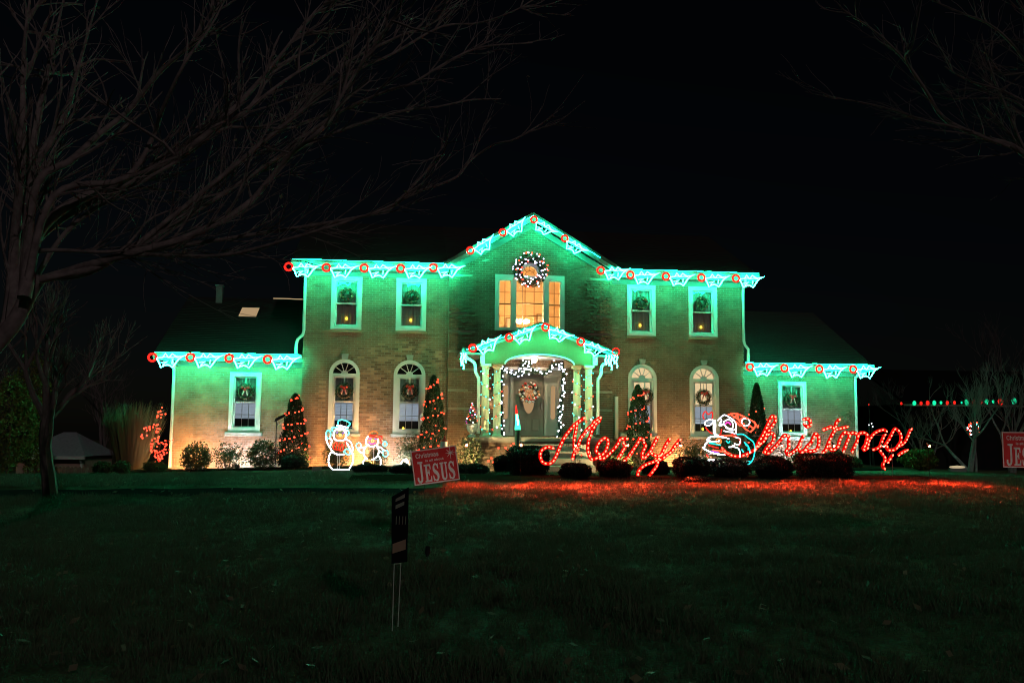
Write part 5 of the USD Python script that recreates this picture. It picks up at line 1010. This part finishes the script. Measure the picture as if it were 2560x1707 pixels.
NB = [(245,500,'r',.6),(395,495,'g',1),(473,497,'r',.8),(548,493,'r',1),(625,492,'g',1),(702,490,'g',.7),(775,492,'r',.9),(858,490,'r',.8),(940,490,'g',.5),(1000,485,'g',1.2),(1082,483,'r',1),(1160,480,'r',1),(1230,480,'g',1.1),(1305,478,'g',.7),(1388,480,'r',1.4),(1465,478,'r',.5),(1545,475,'g',1.4)]
es = hthing('eave_bulb_string', 'row of large red and green bulbs along the eave of the dark house', 'light string', nx0, NY, zg)
pp = []; E_farg, E_farr = glow('far_green_bulb', (.01, .9, .38), 1.2), glow('far_red_bulb', (1.0, .02, .012), 1.1)
for px, py, c, k in NB:
    x, z = at(2200 + .2169 * px, 900 + .2169 * py, NY - .02); p = np.array([x - nx0, -.02, z - zg]); pp.append(p + [0, 0, .06]); bulbmesh(MB(), p, .075 * k, ICO1, (1, 1, 1.35)).build('bulb', E_farg if c == 'g' else E_farr, es)
MB().tube(np.array(pp), .008, 4).build('wire', M_wire, es)
x, z = at(2433, 1071, NY - 1.2); nw = hthing('small_lit_wreath', 'small wreath of red, green and white bulbs hanging among the bare trees', 'wreath', x, NY - 1.2, z)
MB().tube([(.22 * math.cos(t), 0, .22 * math.sin(t)) for t in np.linspace(0, 6.284, 25)], .035, 6).build('ring', L_wre, nw)
for k in range(26): a = k * 2.4; r_ = .22 + g.normal(0, .04); bulbmesh(MB(), (r_ * math.cos(a), -.04, r_ * math.sin(a)), .04).build('bulb', [E_redtree, E_redtree, E_wbulb, E_tealb, E_redtree][k % 5], nw)
MB().tube([(0, 0, -.2), (0, .02, -(z - ghz(x, NY - 1.2)))], .015, 5).build('stake', M_metal, nw)
x, z = at(2393, 1167, 1.0); dl = hthing('drive_lamp', 'low bright lamp lying beside the drive at the right', 'lamp', x, 1.0, z - .12)
m = ICO1.copy(); m.apply_scale((.32, .10, .055)); m.apply_translation((0, 0, .12)); MB().tm(m).build('lens', glow('drive_lamp_lens', (1.0, .80, .48), .5), dl, smooth=True); MB().box(-.3, .3, -.06, .06, -.3, .07).build('base', M_metal, dl)
for k, (px, py) in enumerate([(2172, 1062), (2179, 1058), (2182, 1066)]):
    x, z = at(px, py, 3.0); t = hthing('tiny_white_light', ['leftmost of three tiny white lights right of the house', 'topmost of three tiny white lights right of the house', 'lowest of three tiny white lights right of the house'][k], 'light', x, 3.0, ghz(x, 3.0), 'tiny white lights'); bulbmesh(MB(), (0, 0, z - ghz(x, 3.0)), .028).build('bulb', E_white, t); MB().tube([(0, 0, 0), (0, 0, z - ghz(x, 3.0))], .006, 4).build('stake', M_metal, t)
x, z = at(2172, 1011, 3.0); t = hthing('single_red_light', 'single red light in the dark right of the house corner', 'light', x, 3.0, ghz(x, 3.0)); bulbmesh(MB(), (0, 0, z - ghz(x, 3.0)), .03).build('bulb', E_red, t); MB().tube([(0, 0, 0), (0, 0, z - ghz(x, 3.0))], .006, 4).build('stake', M_metal, t)

# ------------------------------------------------------------------ yard signs
def plastic(name, col, tr=.45):
    return usdkit.material(stage, '/World/Looks/' + name, {'p': ('principled_bsdf', {'base_color': col, 'roughness': .45, 'specular_ior_level': .3}), 't': ('translucent_bsdf', {'color': col}), 'm': ('mix_closure', {'fac': tr})}, [('p.BSDF', 'm.closure1'), ('t.BSDF', 'm.closure2')], surface='m.closure')
P_red, P_letter, P_navy, P_tan = plastic('red_sign_plastic', (.72, .05, .05)), plastic('sign_letter_print', (.85, .78, .74)), mat('navy_sign_board', (.012, .014, .022), 1.0, .1, 5, 0.0), mat('tan_sign_print', (.5, .33, .27), 1.0, .1, 5, 0.0)
P_grey = mat('grey_sign_print', (.38, .37, .34), 1.0, .1, 5, 0.0)
SERIF = {'J': [[(.30,1),(.95,1),(.95,.93),(.82,.91),(.82,.22),(.74,.06),(.52,-.02),(.26,.0),(.10,.12),(.12,.27),(.28,.26),(.30,.13),(.46,.07),(.58,.14),(.60,.26),(.60,.91),(.30,.93)]],
 'E': [[(0,1),(.86,1),(.88,.72),(.80,.72),(.72,.90),(.40,.92),(.40,.56),(.54,.57),(.62,.70),(.68,.70),(.68,.36),(.62,.36),(.54,.48),(.40,.48),(.40,.08),(.74,.10),(.86,.30),(.94,.30),(.90,0),(0,0),(0,.07),(.16,.09),(.16,.91),(0,.93)]],
 'S': [[(.82,.70),(.74,.70),(.64,.88),(.46,.93),(.30,.86),(.30,.74),(.40,.65),(.70,.52),(.86,.38),(.86,.20),(.72,.04),(.50,-.02),(.30,.01),(.16,.05),(.08,.0),(.04,.32),(.12,.32),(.22,.13),(.44,.06),(.60,.12),(.62,.24),(.52,.34),(.24,.46),(.08,.60),(.08,.80),(.22,.96),(.44,1.02),(.62,.98),(.74,.94),(.82,1.0)]],
 'U': [[(0,1),(.48,1),(.48,.93),(.36,.91),(.36,.24),(.42,.11),(.54,.08),(.68,.14),(.72,.28),(.72,.91),(.60,.93),(.60,1),(1,1),(1,.93),(.86,.91),(.86,.24),(.78,.07),(.56,-.02),(.32,.0),(.16,.1),(.12,.24),(.12,.91),(0,.93)]]}
def jesus_sign(label, corner_px, dist, w, h, roll, yaw_=0.0):
    # corner_px: photo position of the panel's middle; the panel is a flat sheet on two wire legs
    c = atw(*corner_px, dist); zb = float(gz(c[0], c[1])); t = thing('yard_sign', label, 'yard sign', (c[0], c[1], zb), yaw_, 'red yard signs'); o = np.array([0, 0, c[2] - zb])
    def place(mb):
        v, f = mb.arr(); ca, sa = math.cos(roll), math.sin(roll); v = v @ np.array([[ca, 0, sa], [0, 1, 0], [-sa, 0, ca]]) + o; return MB().add(v, f)
    place(MB().box(-w/2, w/2, 0, .005, -h/2, h/2)).build('panel', P_red, t); place(ring(-w/2 + .002, w/2 - .002, -h/2 + .002, h/2 - .002, .013, -.0015, -.0002)).build('border', P_letter, t)
    x = -w * .43
    for i, ch in enumerate('JESUS'):
        cw, chh = (w * .165, h * .60) if i == 0 else (w * .158, h * .50); z0 = -h * .44 if i else -h * .44
        mb = MB()
        for poly in SERIF[ch]: mb.prism(Polygon([(x + cw * a, z0 + chh * b) for a, b in poly]).buffer(.0015), -.0016, -.0003)
        place(mb).build('letter', P_letter, t); x += cw * 1.10
    for txt, z0, hh, xs, xw in (('Christmas', h * .27, h * .12, -w * .40, w * .50), ('is all about', h * .14, h * .062, -w * .20, w * .40)):
        tm = meshkit.text_mesh(txt, hh, .0012, True); b = tm.bounds; k = xw / (b[1][0] - b[0][0]); v = tm.vertices.copy(); place(MB().add(np.stack([xs + (v[:, 0] - b[0][0]) * k, -.0015 + v[:, 2] * 0 - (v[:, 2] > .0006) * .0004, z0 + v[:, 1]], 1), tm.faces)).build('lettering', P_letter, t)
    st = MB(); cx, cz2 = w * .36, h * .30
    for a in range(4):
        an = a * math.pi / 4 + math.pi / 2; L = .26 * h if a == 0 else .14 * h; d = np.array([math.cos(an), math.sin(an)]); n_ = np.array([-d[1], d[0]]) * .0045
        st.prism(Polygon([(cx - d[0] * L * (.7 if a == 0 else 1), cz2 + d[1] * -L * .7), (cx + n_[0], cz2 + n_[1]), (cx + d[0] * L, cz2 + d[1] * L), (cx - n_[0], cz2 - n_[1])]).buffer(.0015), -.0016 - .0003 * a, -.0003 - .0003 * a)
    place(st).build('star', P_letter, t)
    for s in (-1, 1): MB().tube([(s * .13, .008, o[2] - h * .3), (s * .13, .008, -.1)], .0025, 5).build('wire_leg', M_black, t)
jesus_sign('red yard sign reading Christmas is all about JESUS, tilted to the left', (1088, 1163), 11.7, .59, .445, .145)
jesus_sign('straight red yard sign reading Christmas is all about JESUS at the right edge', (2563, 1124), 11.7, .59, .46, -.005)
# the dark upright sign seen almost from its edge
c = atw(997, 1290, 7.05); zb = float(gz(c[0], c[1]))
es_ = thing('dark_yard_sign', 'tall dark yard sign on two wires, seen almost from its edge', 'yard sign', (c[0], c[1], zb), RAD(0))
def c8(p): return (900 + .3189 * p[0], 1080 + .3189 * p[1])
def sp_(p):                                            # a point of the slanting panel: nearer at its left edge
    q = atw(*c8(p), 7.05 - (p[0] - 310) / 130 * -.45); return q - np.array([c[0], c[1], zb])
pan = [sp_(p) for p in [(248, 505), (378, 432), (366, 1015), (246, 1030)]]
MB().add(pan + [p + np.array([.004, .006, 0]) for p in pan], [(0,1,2),(0,2,3),(4,6,5),(4,7,6),(0,4,5),(0,5,1),(1,5,6),(1,6,2),(2,6,7),(2,7,3),(3,7,4),(3,4,0)]).build('panel', P_navy, es_)
nrm_ = np.cross(pan[1] - pan[0], pan[3] - pan[0]); nrm_ /= np.linalg.norm(nrm_); nrm_ = nrm_ if nrm_ @ (np.array([0, 0, CZ]) - c) > 0 else -nrm_; off = nrm_ * .006
for q, m_, nm in [([(275,522),(348,482),(346,512),(272,545)], P_grey, 'print_bar'), ([(274,572),(342,542),(340,570),(272,602)], P_grey, 'print_bar'), ([(250,875),(354,838),(352,918),(248,950)], P_tan, 'print_block')]:
    MB().add([sp_(p) + off for p in q], [(0,1,2),(0,2,3)]).build(nm, m_, es_)
for x_ in (276, 300, 325, 348): MB().add([sp_(p) + off for p in [(x_, 660), (x_ + 8, 656), (x_ + 6, 720), (x_ - 2, 726)]], [(0,1,2),(0,2,3)]).build('print_line', mat('print_grey', (.12, .12, .12)) if x_ == 276 else UsdShade.Material.Get(stage, '/World/Looks/print_grey'), es_)
for a, b in (((268, 1030), (255, 1425)), ((320, 1025), (297, 1480))): MB().tube([sp_(a), sp_(b) * [1, 1, 0] + [0, 0, -.05]], .0035, 6).build('wire_leg', M_white, es_)
MB().tube([sp_((268, 1032)), sp_((320, 1028))], .003, 5).build('wire_bar', M_white, es_)
E_added_spot = glow('added_spot_lens', (1.0, .92, .82), 480.0)  # lamps added to brighten the red yard signs
for lab, q, d_, dy, hh in (('tilted red yard sign', (1090, 1163), 11.7, 1.0, .95), ('straight red yard sign', (2552, 1124), 11.7, 1.0, .95)):
    w = atw(*q, d_); b = np.array([w[0] - (.12 if 'dark' in lab else 0), w[1] - dy]); zb = float(gz(b[0], b[1])); t = thing('spot_lamp', 'added little ground spot lamp before the ' + lab, 'spot lamp', (b[0], b[1], zb), 0, 'added ground spot lamps for the yard signs')
    a = np.array([w[0] - b[0], dy, w[2] - zb - .08]); a /= np.linalg.norm(a); cc = np.array([0, 0, .08])
    MB().tube([(0, 0, -.08), (0, 0, .08)], .006, 5).build('stake', M_black, t); MB().tube([cc - a * .06, cc, cc + a * .075], [.014, .034, .036], 10, False).build('housing', M_black, t, smooth=40); MB().tube([cc + a * .010, cc + a * .016], [.031, .031], 10).build('lens', E_added_spot, t); MB().tube([cc - a * .001, cc + a * .002], [.033, .033], 10).build('back', M_black, t)
# little grey sign, feeder, ornament
x, z = at(792, 1181, -4.2); zb = ghz(x, -4.2); t = hthing('small_grey_sign', 'small pale grey yard sign near the large snowman figure', 'yard sign', x, -4.2, zb)
MB().box(-.13, .13, 0, .006, z - zb - .17, z - zb + .17).build('panel', M_sill, t); MB().box(-.09, .09, -.003, 0, z - zb - .1, z - zb - .03).build('print_bar', M_redcloth, t)
for s in (-.07, .07): MB().tube([(s, .003, z - zb - .15), (s, .003, -.1)], .004, 5).build('wire_leg', M_metal, t)
x, z = at(700, 1050, -1.2); zb = ghz(x, -1.2); t = hthing('garden_lantern', 'dark tilted lantern on a thin pole left of the lit conifer', 'lantern', x, -1.2, zb)
MB().tube([(-.1, 0, -.05), (-.1, 0, z - zb)], .012, 6).build('pole', M_black, t); MB().add([(-.16, -.1, z-zb-.06), (.14, -.1, z-zb+.10), (.14, .12, z-zb+.10), (-.16, .12, z-zb-.06), (-.12, -.1, z-zb+.06), (.17, -.1, z-zb+.2), (.17, .12, z-zb+.2), (-.12, .12, z-zb+.06)], [(0,1,5),(0,5,4),(3,7,6),(3,6,2),(0,4,7),(0,7,3),(1,2,6),(1,6,5),(4,5,6),(4,6,7),(0,3,2),(0,2,1)]).build('hood', M_black, t); bulbmesh(MB(), (-.05, 0, z - zb - .12), .035, ICO1).build('glass_ball', M_white, t)
x, z = at(1110, 1098, -4.0); zb = ghz(x, -4.0); t = hthing('cone_hat_ornament', 'small pale cone hat lawn ornament just above the tilted red sign', 'lawn ornament', x, -4.0, zb)
MB().tube([(0, 0, -.03), (0, 0, .22), (0, 0, z - zb - .05)], [.10, .12, .09], 12).build('body', M_white, t, smooth=40); MB().tube([(0, 0, z - zb - .06), (.005, 0, z - zb + .02), (.01, 0, z - zb + .10)], [.11, .06, .01], 12).build('hat', M_redcloth, t, smooth=40)

# ------------------------------------------------------------------ grass and fallen leaves
def tuft(seed):
    g = np.random.default_rng(seed); m = MB()
    for k in range(12):
        a = g.uniform(0, 6.28); b0 = g.normal(0, .035, 3) * [1, 1, 0]; h = g.uniform(.03, .075); e = b0 + [math.cos(a) * h * .5, math.sin(a) * h * .5, h]; w = np.array([-math.sin(a), math.cos(a), 0]) * .0035; m.add([b0 - w, b0 + w, e], [(0,1,2)])
    return m.arr()
pi = UsdGeom.PointInstancer.Define(stage, '/World/grass'); tag(pi, 'short dark grass of the lawn', 'grass', kind='stuff')
protos = []
for k in range(3):
    m_ = usdkit.mesh(stage, f'/World/grass/tuft_{k:03d}', tuft(k), L_turf); protos.append(m_.GetPath())
pi.CreatePrototypesRel().SetTargets(protos)
g = np.random.default_rng(77); n = 52000
yy = 5.0 + 20.5 * g.uniform(0, 1, n) ** .75; xx = g.uniform(-1, 1, n) * (.62 * yy + .6)
hh_ = np.array([(np.array([a, b, 0]) - HO) @ HX for a, b in zip(xx, yy)]); hv = np.array([(np.array([a, b, 0]) - HO) @ HY for a, b in zip(xx, yy)])
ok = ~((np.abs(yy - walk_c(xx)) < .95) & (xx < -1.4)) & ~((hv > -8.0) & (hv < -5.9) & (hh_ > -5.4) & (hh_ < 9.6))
xx, yy = xx[ok], yy[ok]; n = len(xx)
pi.CreatePositionsAttr(Vt.Vec3fArray.FromNumpy(np.stack([xx, yy, gz(xx, yy) + .01], 1).astype(np.float32)))
pi.CreateProtoIndicesAttr(Vt.IntArray.FromNumpy(g.integers(0, 3, n).astype(np.int32)))
s = (.35 + 1.5 * meshkit.fbm(np.stack([xx * 1.1, yy * 1.1, 0 * xx], 1), 3, 9)) * g.uniform(.7, 1.3, n); pi.CreateScalesAttr(Vt.Vec3fArray.FromNumpy(np.repeat(s[:, None], 3, 1).astype(np.float32)))
an = g.uniform(0, 3.14, n); pi.CreateOrientationsAttr(Vt.QuathArray([Gf.Quath(float(math.cos(a)), 0, 0, float(math.sin(a))) for a in an]))
n = 650; yy = 5.2 + 19 * g.uniform(0, 1, n); xx = g.uniform(-1, 1, n) * .6 * yy; c = np.stack([xx, yy, gz(xx, yy) + .05], 1); d = g.normal(0, 1, (n, 3)) * [1, 1, .35]; d /= np.linalg.norm(d, axis=1, keepdims=True); b = np.cross(d, g.normal(0, .4, (n, 3)) + [0, 0, 1]); b /= np.linalg.norm(b, axis=1, keepdims=True)
tag(MB().quads(c, d * .045 * g.uniform(.6, 1.3, (n, 1)), b * .03).build('fallen_leaves', L_fallen), 'pale fallen leaves scattered over the lawn', 'fallen leaves', kind='stuff')
